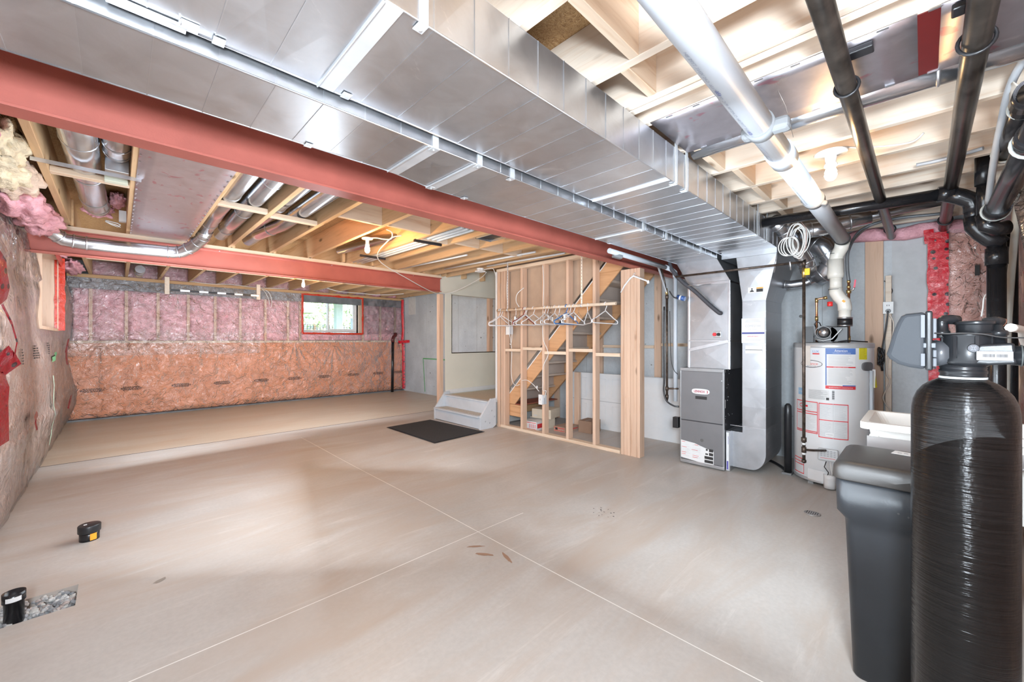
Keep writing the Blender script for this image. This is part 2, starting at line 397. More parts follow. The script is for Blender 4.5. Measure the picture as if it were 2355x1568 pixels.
# gravel in the rough-in pit
smesh = []
for k in range(6):
    vs = []; import bmesh
    bm = bmesh.new(); bmesh.ops.create_icosphere(bm, subdivisions=1, radius=1)
    for v in bm.verts:
        q = 1+.28*fnoise(v.co.x+k*7, v.co.y, v.co.z); v.co = Vector((v.co.x*q, v.co.y*q*.8, v.co.z*q*.62))
    me = bpy.data.meshes.new('stone'); bm.to_mesh(me); bm.free()
    me.materials.append(plain('stone_%d' % k, [(.42, .42, .42), (.32, .32, .33), (.52, .50, .47), (.44, .37, .34), (.24, .25, .26), (.56, .56, .55)][k], .8, 0, .25, 60)); smesh.append(me)
for i in range(280):
    o = bpy.data.objects.new('stone', smesh[rnd.randrange(6)]); COL.objects.link(o); o.parent = floor
    s = rnd.uniform(.010, .021); x = rnd.uniform(PX0+.015, PX1-.012); y = rnd.uniform(PY0+.012, PY1-.012); z = rnd.uniform(-.028, -.004)
    o.scale = (s, s, s); o.rotation_euler = (rnd.uniform(-.5, .5), rnd.uniform(-.5, .5), rnd.uniform(0, 6)); o.location = Vector((x, y, z))-wloc(floor)
# ---- walls
wright = struct(B().box(XR, XR+.2, -.55, 9.5, -.05, 2.56).out('wall_right', CONC))
HOLE = plain('form_tie_mark', (.2, .2, .2), .9)
for (y, z) in [(.9, 1.5), (.9, .9), (.75, 1.9), (2.9, 1.5), (5.75, 1.9), (5.75, 1.3), (5.45, 1.9), (6.1, 1.3), (5.2, 1.9), (5.2, 1.3), (7.6, 1.3), (7.2, .7), (7.9, 1.9), (7.9, .5), (1.1, 1.1), (-.2+.65, 1.2)]:
    B().lathe((XR-.0015, y, z), [(.016, 0), (.012, -.001)], 10, 'x').out('tie_mark', HOLE, wright)
for y in (.72, 1.33, 1.94, 2.9, 3.6, 5.2, 5.62, 6.23, 6.84, 7.45, 8.06):
    B().box(XR-.002, XR, y-.003, y+.003, 0, 2.25).out('form_seam', plain('form_seam', (.40, .41, .42), .9), wright)
B().box(XR-.004, XR, 8.54, 8.86, 1.87, 2.29).out('repair_patch', plain('pale_patch', (.68, .67, .64), .7), wright)
def tape_strip(pts, w_, n, mat, parent, name='tape', wig=.012):
    """flat strip following pts, width w_ across, n is the normal"""
    b = B(); P = [Vector(p) for p in pts]; nn = Vector(n).normalized(); L = []
    for i, p in enumerate(P):
        d = (P[min(i+1, len(P)-1)]-P[max(i-1, 0)]).normalized(); a = d.cross(nn).normalized()
        L.append([p+a*(w_/2+wig*fnoise(i*.9, 1, 3))+nn*.002*(i % 2), p-a*(w_/2+wig*fnoise(i*.9, 5, 3)), p+nn*.004])
    vs = [q for l in L for q in (l[0], l[2], l[1])]
    fs = []
    for i in range(len(L)-1): fs += [(3*i, 3*i+1, 3*i+4, 3*i+3), (3*i+1, 3*i+2, 3*i+5, 3*i+4)]
    b.add(vs, fs); return b.out(name, mat, parent)
def lerp(a, b, n): return [tuple(a[j]+(b[j]-a[j])*i/n for j in range(3)) for i in range(n+1)]
gt = wright
tape_strip(lerp((XR-.004, 8.2, .82), (XR-.004, 6.3, .82), 8), .03, (-1, 0, 0), GREENT, gt, 'green_tape_strip', .003)
tape_strip(lerp((XR-.004, 8.2, .83), (XR-.004, 8.12, .05), 8), .03, (-1, 0, 0), GREENT, gt, 'green_tape_strip', .003)
# ---- back wall with window hole
WX0, WX1, WZ0, WZ1 = 2.775, 4.045, 1.405, 2.205
b = B(); b.box(-.9, WX0, YB, YB+.2, -.05, 2.56); b.box(WX1, XR+.2, YB, YB+.2, -.05, 2.56)
b.box(WX0, WX1, YB, YB+.2, -.05, WZ0); b.box(WX0, WX1, YB, YB+.2, WZ1, 2.56)
wback = struct(b.out('wall_back', CONC))
FX0, FX1 = -.55, XR-.01
edges = [-.52, -.299, .106, .498, .903, 1.292, 1.683, 2.103, 2.509, 2.74, 4.10, 4.525, 4.912, 5.10]
for x in edges[1:-1]: B().box(x-.02, x+.02, 9.14, 9.23, 1.24, 2.06).out('stud', WZ, wback, .002)
B().box(FX0, FX1, 9.12, 9.24, 1.20, 1.24).out('bottom_plate', WX, wback)
B().box(FX0, FX1, 9.13, 9.24, 2.06, 2.225).out('sill_gasket', DKGASKET, wback)
B().box(FX0, FX1, 9.08, 9.3, 2.225, 2.275).out('sill_plate', DX, wback)
def batt(x0, x1, z0, z1, yf, seed, parent=wback, mat=PINK, dep=.03):
    def f(u, v):
        e = min(1, 7*min(u, 1-u))**.5*min(1, 9*min(v, 1-v))**.5
        x = x0+(x1-x0)*u; z = z0+(z1-z0)*v
        return (x, yf+.05-e*(.05+dep*(.5+.8*fnoise(x*5+seed, z*5, seed))), z)
    return B().grid(f, 14, 26).out('insulation_batt', mat, parent)
for i in range(len(edges)-1):
    a, c = edges[i]+.02, edges[i+1]-.02
    if i == 9: batt(a, c, 1.245, 1.385, 9.14, i)
    else: batt(a, c, 1.245, 2.06, 9.13, i)
b = B()
def lowb(x, z):
    s = max(0, min(1, z/.12))**.5*max(0, min(1, (1.22-z)/.1))**.5
    return 9.16-s*(.055+.035*fnoise(x*1.6, z*2.2, 4))
b.grid(lambda u, v: (FX0+(FX1-FX0)*u, lowb(FX0+(FX1-FX0)*u, .03+1.18*v), .03+1.18*v), 120, 34)
b.out('insulation_blanket', BLANK, wback)
B().box(FX0, FX1, 9.07, 9.2, 0, .022).out('base_gap_shade', DKGASKET, wback)  # dark strip standing in for the shade in the gap under the blanket
# the clear poly sheet over it all, pulled from a few staple points
SP = [(2.62, 1.2), (-.2, 1.24), (.75, 2.2), (.3, 1.0), (4.85, 1.5), (1.1, 1.25), (3.4, 1.15)]
def wr(x, z):
    q = 0
    for (sx, sz) in SP:
        dx, dz = x-sx, z-sz; r = math.hypot(dx, dz)+.02
        if dz < .1:
            t = math.atan2(dx, -dz); q += .016*math.sin(t*15+sx*5+2*fnoise(t*3, r, sx))*math.exp(-r*1.25)*min(1, r*6)*max(0, 1-abs(t)/1.5)
    return q
def filmy(x, z):
    base = lowb(x, z)-.02 if z < 1.2 else 9.10
    if 1.1 < z < 1.32: k = (z-1.1)/.22; base = (lowb(x, 1.1)-.02)*(1-k)+9.10*k
    a = .018 if x > 2.6 else .03
    rid = abs(fnoise(x*3.1, z*2.2+x*.6, 9))*a+abs(fnoise(x*9, z*6, 2))*a*.45
    return base-rid-wr(x, z)
def filmgrid(z0, z1, nz, xs0, xs1, nx, mat, name):
    b = B(); b.grid(lambda u, v: (xs0+(xs1-xs0)*u, filmy(xs0+(xs1-xs0)*u, z0+(z1-z0)*v), z0+(z1-z0)*v), nx, nz); return b.out(name, mat, wback)
filmgrid(.03, 1.385, 90, FX0, FX1, 300, FILMB, 'poly_sheet')
filmgrid(1.385, 2.23, 60, FX0, 2.76, 180, FILMU, 'poly_sheet')
filmgrid(1.385, 2.23, 50, 4.06, FX1, 60, FILMU, 'poly_sheet')
filmgrid(1.0, 1.385, 24, FX0, 2.0, 140, FILMU, 'poly_sheet')
# printed maker's marks, rows of unreadable dark lines
def marks(x, z, wd, ht, yf, rows=5, parent=wback, seed=1, f=None):
    b = B(); rr = random.Random(seed)
    for r_ in range(rows):
        zz = z+ht/2-ht*(r_+.5)/rows; h = ht/rows*.28; cx = x-wd/2
        if r_ in (0, rows-1): ends = (wd*.1, wd*.9)
        else: ends = (0, wd)
        cx = x-wd/2+ends[0]
        while cx < x-wd/2+ends[1]-.004:
            w2 = rr.uniform(.008, .03); w2 = min(w2, x-wd/2+ends[1]-cx)
            q = [(cx, zz-h), (cx+w2, zz-h), (cx+w2, zz+h), (cx, zz+h)]
            b.quad(*[f(*p) for p in q]) if f else b.quad(*[(p[0], yf(p[0], p[1]) if callable(yf) else yf, p[1]) for p in q])
            cx += w2+rr.uniform(.004, .010)
    return b.out('printed_mark', INK, parent)
for i, x in enumerate((-.28, .17, .80, 1.39, 2.02, 2.61, 3.21, 3.84, 4.44, 4.96)):
    marks(x, .465, .26, .062, lambda a, c: filmy(a, c)-.006, 4, seed=i)
# window 1 in the back wall
win = thing('window_1', (3.41, 9.3, 1.8), None, None); win['kind'] = 'structure'
VIN = plain('white_vinyl', (.78, .79, .79), .35)
def frame(x0, x1, z0, z1, y0, y1, t, name, mat, par):
    b = B(); b.box(x0, x1, y0, y1, z0, z0+t); b.box(x0, x1, y0, y1, z1-t, z1); b.box(x0, x0+t, y0, y1, z0+t, z1-t); b.box(x1-t, x1, y0, y1, z0+t, z1-t)
    return b.out(name, mat, par, .003)
frame(WX0+.012, WX1-.055, WZ0+.02, WZ1-.02, 9.26, 9.36, .045, 'window_frame', VIN, win)
frame(3.345, WX1-.10, WZ0+.065, WZ1-.065, 9.27, 9.31, .03, 'sliding_sash', VIN, win)
B().box(3.335, 3.36, 9.255, 9.33, WZ0+.05, WZ1-.05).out('meeting_rail', VIN, win)
B().box(WX0+.05, WX1-.1, 9.33, 9.334, WZ0+.06, WZ1-.06).out('pane', GLASS, win)
b = B(); b.box(WX0-.0, WX1, 9.10, 9.40, WZ0-.02, WZ0); b.box(WX0, WX1, 9.10, 9.40, WZ1, WZ1+.02); b.box(WX0-.02, WX0, 9.10, 9.40, WZ0-.02, WZ1+.02); b.box(WX1, WX1+.02, 9.10, 9.40, WZ0-.02, WZ1+.02)
b.out('window_jamb', WZ, win)
for a, c in (((WX0-.01, WZ0-.01), (WX1+.015, WZ0-.012)), ((WX1+.012, WZ0-.02), (WX1+.012, WZ1+.02)), ((WX1+.015, WZ1+.01), (WX0-.015, WZ1+.012)), ((WX0-.01, WZ1+.02), (WX0-.01, WZ0-.02))):
    tape_strip(lerp((a[0], 9.082, a[1]), (c[0], 9.082, c[1]), 12), .042, (0, -1, 0), TAPE2, win, 'red_tape')
# red tape up the corner of the back wall
tape_strip([(5.06, 9.05, 2.25), (5.06, 9.05, 1.9), (5.07, 9.04, 1.5), (5.05, 9.04, 1.25)], .06, (-.7, -.7, 0), TAPE, wback, 'red_tape')
tape_strip(lerp((5.07, 9.03, 1.18), (5.08, 9.02, .05), 10), .07, (-.7, -.7, 0), TAPE, wback, 'red_tape')
tape_strip(lerp((4.93, 9.03, 1.2), (5.11, 8.8, 1.22), 4), .07, (-.7, -.7, 0), TAPE, wback, 'red_tape')
# ---- left wall
LY0, LY1, LW0, LW1, LZ0, LZ1 = -.5, 9.15, 5.75, 7.2, 1.385, 2.2
b = B(); b.box(-.95, -.72, -.55, LW0, -.05, 2.56); b.box(-.95, -.72, LW1, 9.5, -.05, 2.56); b.box(-.95, -.72, LW0, LW1, -.05, LZ0); b.box(-.95, -.72, LW0, LW1, LZ1, 2.56)
wleft = struct(b.out('wall_left', CONC))
def lx(y, z, f=0):
    s = max(0, min(1, z/.3))**.6
    q = -.565+s*(.05+.05*fnoise(y*.9, z*1.3, 11)+.02*math.sin(z*4.4+y*.7))
    if z > 1.7: q -= .10*min(1, (z-1.7)/.5)
    q -= .035*math.exp(-((z-.98-.1*math.sin(y*2))/.05)**2)*(1 if y < 4.2 else .2)
    q -= .03*math.exp(-((y-3.72)/.08)**2)
    q = min(q, -.452)
    if f:
        q += .008+.016*abs(fnoise(y*2.4, z*1.7+y*.5, 5))+.010*abs(fnoise(y*8, z*5, 7))
        if z < .55: q += .02*abs(math.sin(y*15+2*fnoise(y*3, z, 1)))*(z/.55)
        if z > 1.8: q += .03*abs(math.sin(y*9+z*4+fnoise(y*2, z, 2)*4))
    return q
def lgrid(y0, y1, z0, z1, ny, nz, f, name, mat, hole=True):
    b = B(); b.grid(lambda u, v: (lx(y0+(y1-y0)*u, z0+(z1-z0)*v, f), y0+(y1-y0)*u, z0+(z1-z0)*v), ny, nz); return b.out(name, mat, wleft)
for (a, c, d, e) in ((.4, LW0, 0, 2.12), (LW0, LW1, 0, LZ0), (LW1, LY1, 0, 2.2)):
    lgrid(a, c, d, e, int((c-a)*16)+2, int((e-d)*16)+2, 0, 'insulation_blanket', BLANKL)
for (a, c, d, e) in ((.4, LW0, 0, 2.3), (LW0, LW1, 0, LZ0), (LW1, LY1, 0, 2.25)):
    lgrid(a, c, d, e, int((c-a)*34)+2, int((e-d)*34)+2, 1, 'poly_sheet', FILM)
b = B(); b.box(-.95, -.5, LW1, LW1+.03, LZ0-.03, LZ1+.03); b.box(-.95, -.5, LW0-.03, LW0, LZ0-.03, LZ1+.03); b.box(-.95, -.5, LW0, LW1, LZ0-.03, LZ0); b.box(-.95, -.5, LW0, LW1, LZ1, LZ1+.03)
win2 = thing('window_2', (-.8, 6.47, 1.8), None, None); win2['kind'] = 'structure'
b.out('window_jamb', WZ, win2)
b = B(); t = .05
b.box(-.9, -.84, LW0, LW1, LZ0, LZ0+t); b.box(-.9, -.84, LW0, LW1, LZ1-t, LZ1); b.box(-.9, -.84, LW0, LW0+t, LZ0, LZ1); b.box(-.9, -.84, LW1-t, LW1, LZ0, LZ1); b.box(-.9, -.84, 6.45, 6.5, LZ0, LZ1)
b.out('window_frame', VIN, win2); B().box(-.872, -.868, LW0+.05, LW1-.05, LZ0+.05, LZ1-.05).out('pane', GLASS, win2)
tape_strip(lerp((-.49, LW1+.01, LZ0-.02), (-.49, LW1+.01, LZ1+.03), 12), .09, (.4, -1, 0), TAPE2, win2, 'red_tape')
tape_strip(lerp((-.47, LW1+.1, LZ1-.05), (-.47, LW1-1.1, LZ1+.02), 10), .06, (1, -.2, -.3), TAPE2, win2, 'red_tape')
# red seam tape near the camera on the left wall
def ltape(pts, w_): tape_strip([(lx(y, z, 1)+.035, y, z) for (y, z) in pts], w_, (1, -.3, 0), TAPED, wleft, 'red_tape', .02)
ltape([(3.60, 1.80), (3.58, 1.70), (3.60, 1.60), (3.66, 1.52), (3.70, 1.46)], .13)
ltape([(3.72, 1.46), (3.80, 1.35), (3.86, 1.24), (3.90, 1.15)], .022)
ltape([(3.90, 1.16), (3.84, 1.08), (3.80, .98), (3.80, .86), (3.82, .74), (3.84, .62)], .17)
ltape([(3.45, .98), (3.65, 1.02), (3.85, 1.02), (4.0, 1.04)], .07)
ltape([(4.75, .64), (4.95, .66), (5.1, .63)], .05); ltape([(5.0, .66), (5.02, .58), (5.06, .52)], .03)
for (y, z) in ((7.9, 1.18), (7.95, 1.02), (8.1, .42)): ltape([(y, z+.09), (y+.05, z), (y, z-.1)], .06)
tape_strip([(lx(6.2+.25*i, 1.06, 1)+.01, 6.2+.25*i, 1.05+.01*i) for i in range(5)], .05, (1, 0, 0), GREENT, wleft, 'green_tape_strip')
tape_strip([(lx(6.05, .9-.1*i, 1)+.01, 6.05+.01*i, .9-.1*i) for i in range(8)], .03, (1, 0, 0), plain('faded_green_tape', (.45, .6, .45), .6), wleft, 'green_tape_strip')
for i, (y, z) in enumerate(((4.55, 1.13), (5.25, 1.15), (5.95, 1.17), (6.3, .66), (7.1, .70))):
    marks(y, z, .17, .12, 0, 6, wleft, i+40, f=lambda a, c: (lx(a, c, 1)+.006, a, c))
# ---- front (near right) wall
wfront = struct(B().box(-.9, XR+.2, -.72, -.5, -.05, 2.56).out('wall_front', CONC))
B().grid(lambda u, v: (-.5+5.6*u, -.47+.03*fnoise(u*9, v*4, 3), 2.2*v), 60, 24).out('insulation_blanket', BLANKL, wfront)
B().grid(lambda u, v: (2.0+3.1*u, -.45+.03*fnoise(u*6, v*4, 3)+.02*abs(fnoise(u*22, v*7, 5)), 2.25*v), 110, 60).out('poly_sheet', FILM, wfront)
# insulated, taped panel at the corner on the right wall
B().grid(lambda u, v: (5.07-.03*min(1, 8*min(u, 1-u))-.02*fnoise(u*3, v*6, 1), -.10-.38*u, .05+2.15*v), 16, 60).out('insulation_blanket', plain('pink_blanket', (.70, .36, .30), .9, 0, .12, 6, .4, 50), wright)
def pf(u, v):
    y = -.09-.39*u; z = .03+2.2*v; r = math.hypot(y+.33, z-1.83)+.02; t = math.atan2(y+.33, z-1.83)
    return (5.02-.012*abs(math.sin(t*13))*math.exp(-r*1.2)-.012*abs(fnoise(y*7, z*4, 2)), y, z)
B().grid(pf, 50, 150).out('poly_sheet', FILM, wright)
B().box(4.985, 4.995, -.318, -.292, 1.775, 1.86).out('slit', INK, wright)
b = B(); tape_strip(lerp((5.0, -.085, 2.17), (5.0, -.09, .62), 22), .125, (-1, 0, 0), TAPE, wright, 'red_tape', .01)
tape_strip(lerp((4.985, -.03, 2.20), (4.985, -.035, 2.08), 4), .06, (-1, 0, 0), TAPE, wright, 'red_tape', .01)
# rolled pink insulation along the top of the right wall
b = B(); b.tube([(5.06, .52-.1*i, 2.235+.015*math.sin(i*1.3)-.004*i) for i in range(11)], [.045+.02*abs(math.sin(i)) for i in range(11)], 12)
b.out('insulation_roll', PINK, wright)
# studs and board on the right wall
B().box(XR-.04, XR-.001, .262, .39, .0, 2.2).out('stud', WZ, wright, .002)
B().box(XR-.09, XR-.001, .205, .245, .0, 1.84).out('stud', JY, wright, .002)
B().box(XR-.003, XR-.001, -.05, .205, 1.03, 2.2).out('grey_board', plain('pale_board', (.55, .56, .57), .8), wright)
for (y0, zt) in ((4.16, 2.25), (3.34, 2.25), (2.45, 2.25)):
    B().box(XR-.042, XR-.002, y0-.045, y0+.045, 0, zt).out('stud', WZ, wright, .002)
for (a, c, z) in ((1.75, 2.40, 1.19), (2.50, 3.29, 1.16), (3.39, 4.11, 1.16)):
    B().box(XR-.042, XR-.002, a, c, z-.02, z+.02).out('blocking', WY, wright, .002)
# ---- ceiling
ceil = struct(B().box(-.95, XR+.2, -.72, 9.5, 2.515, 2.56).out('ceiling', OSB))
JZ0, JZ1 = 2.28, 2.515
def joist(x, y0, y1, wd=.038, mat=JY): B().box(x-wd/2, x+wd/2, y0, y1, JZ0, JZ1).out('joist', mat, ceil, .0025, 1)
NJ = [-.255, .15, .555, .96, 1.368, 1.63, 1.675, 1.815, 2.215, 2.655, 3.05, 3.45, 3.75, 4.15, 4.55, 4.95]
for x in NJ: joist(x, -.5, 2.25)
MJ = [-.315, .078, .525, .895, 1.30, 1.72, 2.2, 2.56, 2.92, 3.28, 3.6, 3.86]
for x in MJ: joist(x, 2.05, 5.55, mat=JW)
FJ = [-.30+.406*k for k in range(14)]
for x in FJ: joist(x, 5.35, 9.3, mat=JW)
def blk(x0, x1, y, flat=False, z0=JZ0, z1=JZ1, t=.038):
    (B().box(x0, x1, y-.03, y+.03, JZ0-.0, JZ0+.036) if flat else B().box(x0, x1, y-t/2, y+t/2, z0, z1)).out('blocking', WX, ceil, .002, 1)
for a, c, y in ((-.296, .059, 3.75), (.544, .876, 3.76), (.914, 1.281, 3.83)): blk(a, c, y, True)
for a, c, y in ((1.32, 1.70, 3.42), (1.74, 2.18, 3.38), (2.22, 2.54, 3.6), (2.58, 2.90, 3.5), (2.94, 3.26, 3.5), (3.3, 3.58, 3.5), (.979, 1.349, .74), (1.387, 1.61, .80), (2.674, 3.03, .80), (2.235, 2.635, .86), (3.07, 3.43, .8), (3.47, 3.73, .76), (3.77, 4.13, .8)): blk(a, c, y)
for i in range(12): blk(FJ[i]+.02, FJ[i+1]-.02, 7.4)
for i in range(13):   # header insulation between the far joists
    x0, x1 = FJ[i]+.02, FJ[i+1]-.02
    def f(u, v, x0=x0, x1=x1, i=i):
        e = min(1, 8*min(u, 1-u))**.5*min(1, 8*min(v, 1-v))**.5
        return (x0+(x1-x0)*u, 9.2-e*(.06+.03*fnoise(u*4+i, v*3, i)), 2.28+.23*v)
    B().grid(f, 8, 6).out('insulation_batt', PINK, ceil)
    if i < 11: B().grid(lambda u, v, x0=x0, x1=x1, i=i: (x0+(x1-x0)*u, 9.11-.02*abs(fnoise(u*7+i, v*5, i)), 2.28+.23*v), 14, 10).out('poly_sheet', FILM, ceil)
def foil(x0, x1, y0, y1, name='foil_panel'):
    b = B(); n = int((y1-y0)/.1)
    b.grid(lambda u, v: (x0+(x1-x0)*u, y0+(y1-y0)*v, 2.277-.0015*fnoise(u*3, v*5, 1)), 6, n)
    return b.out(name, FOIL, ceil, solid=.002)
foil(1.80, 2.232, -.5, -.038); foil(1.80, 2.232, .014, .905); foil(.085, .52, 2.22, 5.42)
B().box(1.81, 2.225, -.038, .014, 2.276, 2.279).out('bare_strip', plain('dark_red_membrane', (.10, .008, .008), .3), ceil)
b = B(); c_ = B()
for s0 in range(26):
    y = 2.3+s0*.12
    for x in (.092, .513): b.box(x-.004, x+.004, y, y+.03, 2.2735, 2.2755)
for s0 in range(11):
    y = -.4+s0*.12
    for x in (1.806, 2.226): b.box(x-.004, x+.004, y, y+.03, 2.2735, 2.2755)
tag(b.out('staples', GALVB, ceil), kind='stuff')
# exposed loose insulation at the left ceiling edge
def blob(c, r, seed, mat, name='insulation_batt', sub=3, amp=.45, fr=2.2, par=None):
    bm = bmesh.new(); bmesh.ops.create_icosphere(bm, subdivisions=sub, radius=1); b = B()
    for v in bm.verts:
        q = 1+amp*fnoise(v.co.x*fr+seed, v.co.y*fr, v.co.z*fr); v.co = Vector((c[0]+v.co.x*q*r[0], c[1]+v.co.y*q*r[1], c[2]+v.co.z*q*r[2]))
    b.add([v.co for v in bm.verts], [tuple(v.index for v in f.verts) for f in bm.faces], True); bm.free()
    return b.out(name, mat, par or ceil)
CRM = plain('cream_insulation', (.86, .72, .52), .95, 0, .2, 14, .9, 40, .1, bdist=.02)
for i, (c, r, m) in enumerate([((-.43, 3.35, 2.28), (.09, .28, .09), CRM), ((-.45, 3.9, 2.25), (.10, .35, .09), PINK2), ((-.47, 4.4, 2.20), (.11, .35, .10), PINK), ((-.46, 3.55, 2.18), (.09, .3, .06), CRM), ((-.45, 4.9, 2.22), (.12, .3, .12), PINK), ((-.48, 2.9, 2.25), (.08, .3, .08), PINK), ((-.12, 5.2, 2.42), (.09, .06, .06), PINK), ((.0, 4.9, 2.46), (.05, .2, .04), PINK), ((-.5, 5.6, 2.25), (.12, .5, .08), PINK2), ((-.5, 6.8, 2.27), (.1, .6, .06), PINK), ((-.44, 8.3, 2.26), (.1, .6, .07), PINK)]):
    blob(c, r, i*3.1, m, sub=4)
# ================================================================ BEAMS
def ibeam(x0, x1, y, label):
    t = thing('steel_beam', ((x0+x1)/2, y, 2.02), label, 'beam')
    h = .05
    B().box(x0, x1, y-h, y+h, 2.02, 2.03).out('bottom_flange', RED, t, .001)
    B().box(x0, x1, y-.004, y+.004, 2.03, 2.228).out('web', RED, t)
    b = B()
    for s in (-1, 1):   # rolled fillets between web and flange
        for (za, zb) in ((2.03, 2.042), (2.228, 2.216)):
            b.add([(x0, y+s*.004, zb), (x1, y+s*.004, zb), (x1, y+s*.016, za), (x0, y+s*.016, za)], [(0, 1, 2, 3)])
    b.out('fillet', RED, t)
    B().box(x0, x1, y-h, y+h, 2.228, 2.238).out('top_flange', RED, t, .001)
    p = B().box(x0, x1, y-.045, y+.045, 2.238, 2.278).out('timber_plate', WX, t, .002); lbl(p, 'timber plate bolted along the top of the beam')
    b = B()
    for i in range(int((x1-x0)/.6)):
        x = x0+.3+i*.6; b.lathe((x, y-.03+.06*(i % 2), 2.222), [(.009, 0), (.009, .008)], 6)
    b.out('bolt', GALVB, t)
    return t
ibeam(-.70, 5.11, 2.15, 'long red primed steel beam nearest the ducts, crossing the whole picture')
ibeam(-.70, 3.70, 5.43, 'red primed steel beam further back under the silver round duct')
# ================================================================ RECTANGULAR DUCTS
def seg_panels(t, x0, x1, step, ya, yb, z0, z1, yfun=None, seed=0, cap=True):
    rr = random.Random(seed); n = round((x1-x0)/step); st = (x1-x0)/n
    for i in range(n):
        a = x0+i*st; c = a+st; y1a = yb if not yfun else yfun(a); y1c = yb if not yfun else yfun(c)
        dz = rr.uniform(-.0007, .0007); dz2 = rr.uniform(-.0007, .0007); bl = .0018
        # bottom skin, a shallow cross-broken pan with a rib on its seam
        b = B(); m = ((a+c)/2, (ya+(y1a+y1c)/2)/2, z0+bl*rr.uniform(-1, 1))
        b.add([(a, ya, z0+dz), (c, ya, z0+dz2), (c, y1c, z0+dz2), (a, y1a, z0+dz), m], [(0, 1, 4), (1, 2, 4), (2, 3, 4), (3, 0, 4)])
        b.box(c-.002, c+.001, ya, y1c, z0-.0015, z0+.004)
        # near side, far side, top
        ms = ((a+c)/2, ya+bl*rr.uniform(-1, 1), (z0+z1)/2)
        b.add([(a, ya+dz, z0), (c, ya+dz2, z0), (c, ya+dz2, z1), (a, ya+dz, z1), ms], [(0, 1, 4), (1, 2, 4), (2, 3, 4), (3, 0, 4)])
        b.box(c-.003, c+.001, ya-.0022, ya+.003, z0, z1)
        b.add([(a, y1a, z0), (c, y1c, z0), (c, y1c, z1), (a, y1a, z1)], [(0, 1, 2, 3)])
        b.add([(a, ya, z1), (c, ya, z1), (c, y1c, z1), (a, y1a, z1)], [(0, 1, 2, 3)])
        b.out('duct_panel', GALV, t)
    if cap:
        B().add([(x0, ya, z0), (x0, yb if not yfun else yfun(x0), z0), (x0, yb if not yfun else yfun(x0), z1), (x0, ya, z1)], [(0, 1, 2, 3)]).out('end_panel', GALV, t)
AY0, AY1, AZ0, AZ1 = .913, 1.372, 2.076, 2.262
BY0, BY1, BZ0, BZ1 = 1.398, 1.745, 2.038, 2.225
tA = thing('supply_duct', (2, 1.14, AZ0), 'wide galvanised duct nearest the camera, its long side lit by the joists', 'duct')
seg_panels(tA, -.5, 4.20, .138, AY0, AY1, AZ0, AZ1, seed=1)
byf = lambda x: BY1 if x < .92 else min(1.79, BY1+(x-.92)/.23*.045)
tB = thing('return_duct', (2, 1.58, BZ0), 'narrower galvanised duct hung lower, beside the red steel beam', 'duct')
seg_panels(tB, -.5, .92, .142, BY0, BY1, BZ0, BZ1, byf, 2)
# plain cross-broken transition piece
b = B(); m = (1.03, (BY0+1.77)/2, BZ0+.006)
b.add([(.92, BY0, BZ0), (1.155, BY0, BZ0), (1.155, 1.79, BZ0), (.92, BY1, BZ0), m], [(0, 1, 4), (1, 2, 4), (2, 3, 4), (3, 0, 4)])
b.add([(.92, BY0, BZ0), (1.155, BY0, BZ0), (1.155, BY0, BZ1), (.92, BY0, BZ1)], [(0, 1, 2, 3)]); b.add([(.92, BY1, BZ0), (1.155, 1.79, BZ0), (1.155, 1.79, BZ1), (.92, BY1, BZ1)], [(0, 1, 2, 3)])
lbl(b.out('transition_panel', GALV, tB), 'cross-creased widening piece between two flat cleats')
seg_panels(tB, 1.155, 4.14, .142, BY0, 1.79, BZ0, BZ1, None, 3, cap=False)
CLT = plain('cleat_zinc', (.74, .77, .80), .4, .45, .05, 10)
def cleat(t, x, ya, yb, z, wd=.05):
    b = B(); b.box(x-wd/2, x+wd/2, ya, yb, z-.004, z-.001); b.box(x-wd/2-.002, x-wd/2+.002, ya, yb, z-.008, z)
    return b.out('flat_cleat', CLT, t)
cleat(tA, .487, AY0, AY1, AZ0, .05); cleat(tA, .135, 1.33, AY1, AZ0, .04); cleat(tA, 2.02, AY0, AY1, AZ0, .02); cleat(tA, 3.58, AY0, AY1, AZ0, .02)
cleat(tB, .925, BY0, BY1, BZ0, .055); cleat(tB, 1.158, BY0, 1.79, BZ0, .05); cleat(tB, 2.67, BY0, 1.79, BZ0, .02)
# lengthwise edge beads
for (t, y, z, x0, x1) in ((tA, AY0, AZ0, -.5, 4.2), (tA, AY1, AZ0, -.5, 4.2), (tB, BY0, BZ0, -.5, 4.14)):
    B().tube([(x0, y, z), (x1, y, z)], .003, 6).out('edge_seam', GALVB, t)
B().tube([(-.5, BY1, BZ0), (.92, BY1, BZ0), (1.155, 1.79, BZ0), (4.14, 1.79, BZ0)], .003, 6).out('edge_seam', GALVB, tB)
def hanger_strap(t, x, y, z0, z1, side=-1, w_=.028):
    b = B(); b.box(x-w_/2, x+w_/2, y+side*.004, y+side*.001, z0-.004, z1); b.box(x-w_/2, x+w_/2, y-side*.03, y+side*.004, z0-.006, z0-.003)
    b.lathe((x, y-side*.014, z0-.010), [(.005, 0), (.004, .004)], 8)
    return b.out('hanging_strap', CLT, t)
for x in (.57, 2.10, 2.235, 3.60, 3.87): hanger_strap(tA, x, AY0, AZ0, 2.34)
for x in (.20, .55): hanger_strap(tA, x, AY1, AZ0, 2.262, 1)
for x in (.93, 1.165, 1.37, 2.68, 3.05, 3.75): hanger_strap(tB, x, BY0, BZ0, 2.26)
for x in (.55, 1.155, 1.37, 2.85): hanger_strap(tB, x, 1.79 if x > 1 else BY1, BZ0, 2.225, 1)
B().box(-.02, .13, 1.35, 1.376, AZ0-.012, AZ0-.003).out('strap_end', GALVB, tA)
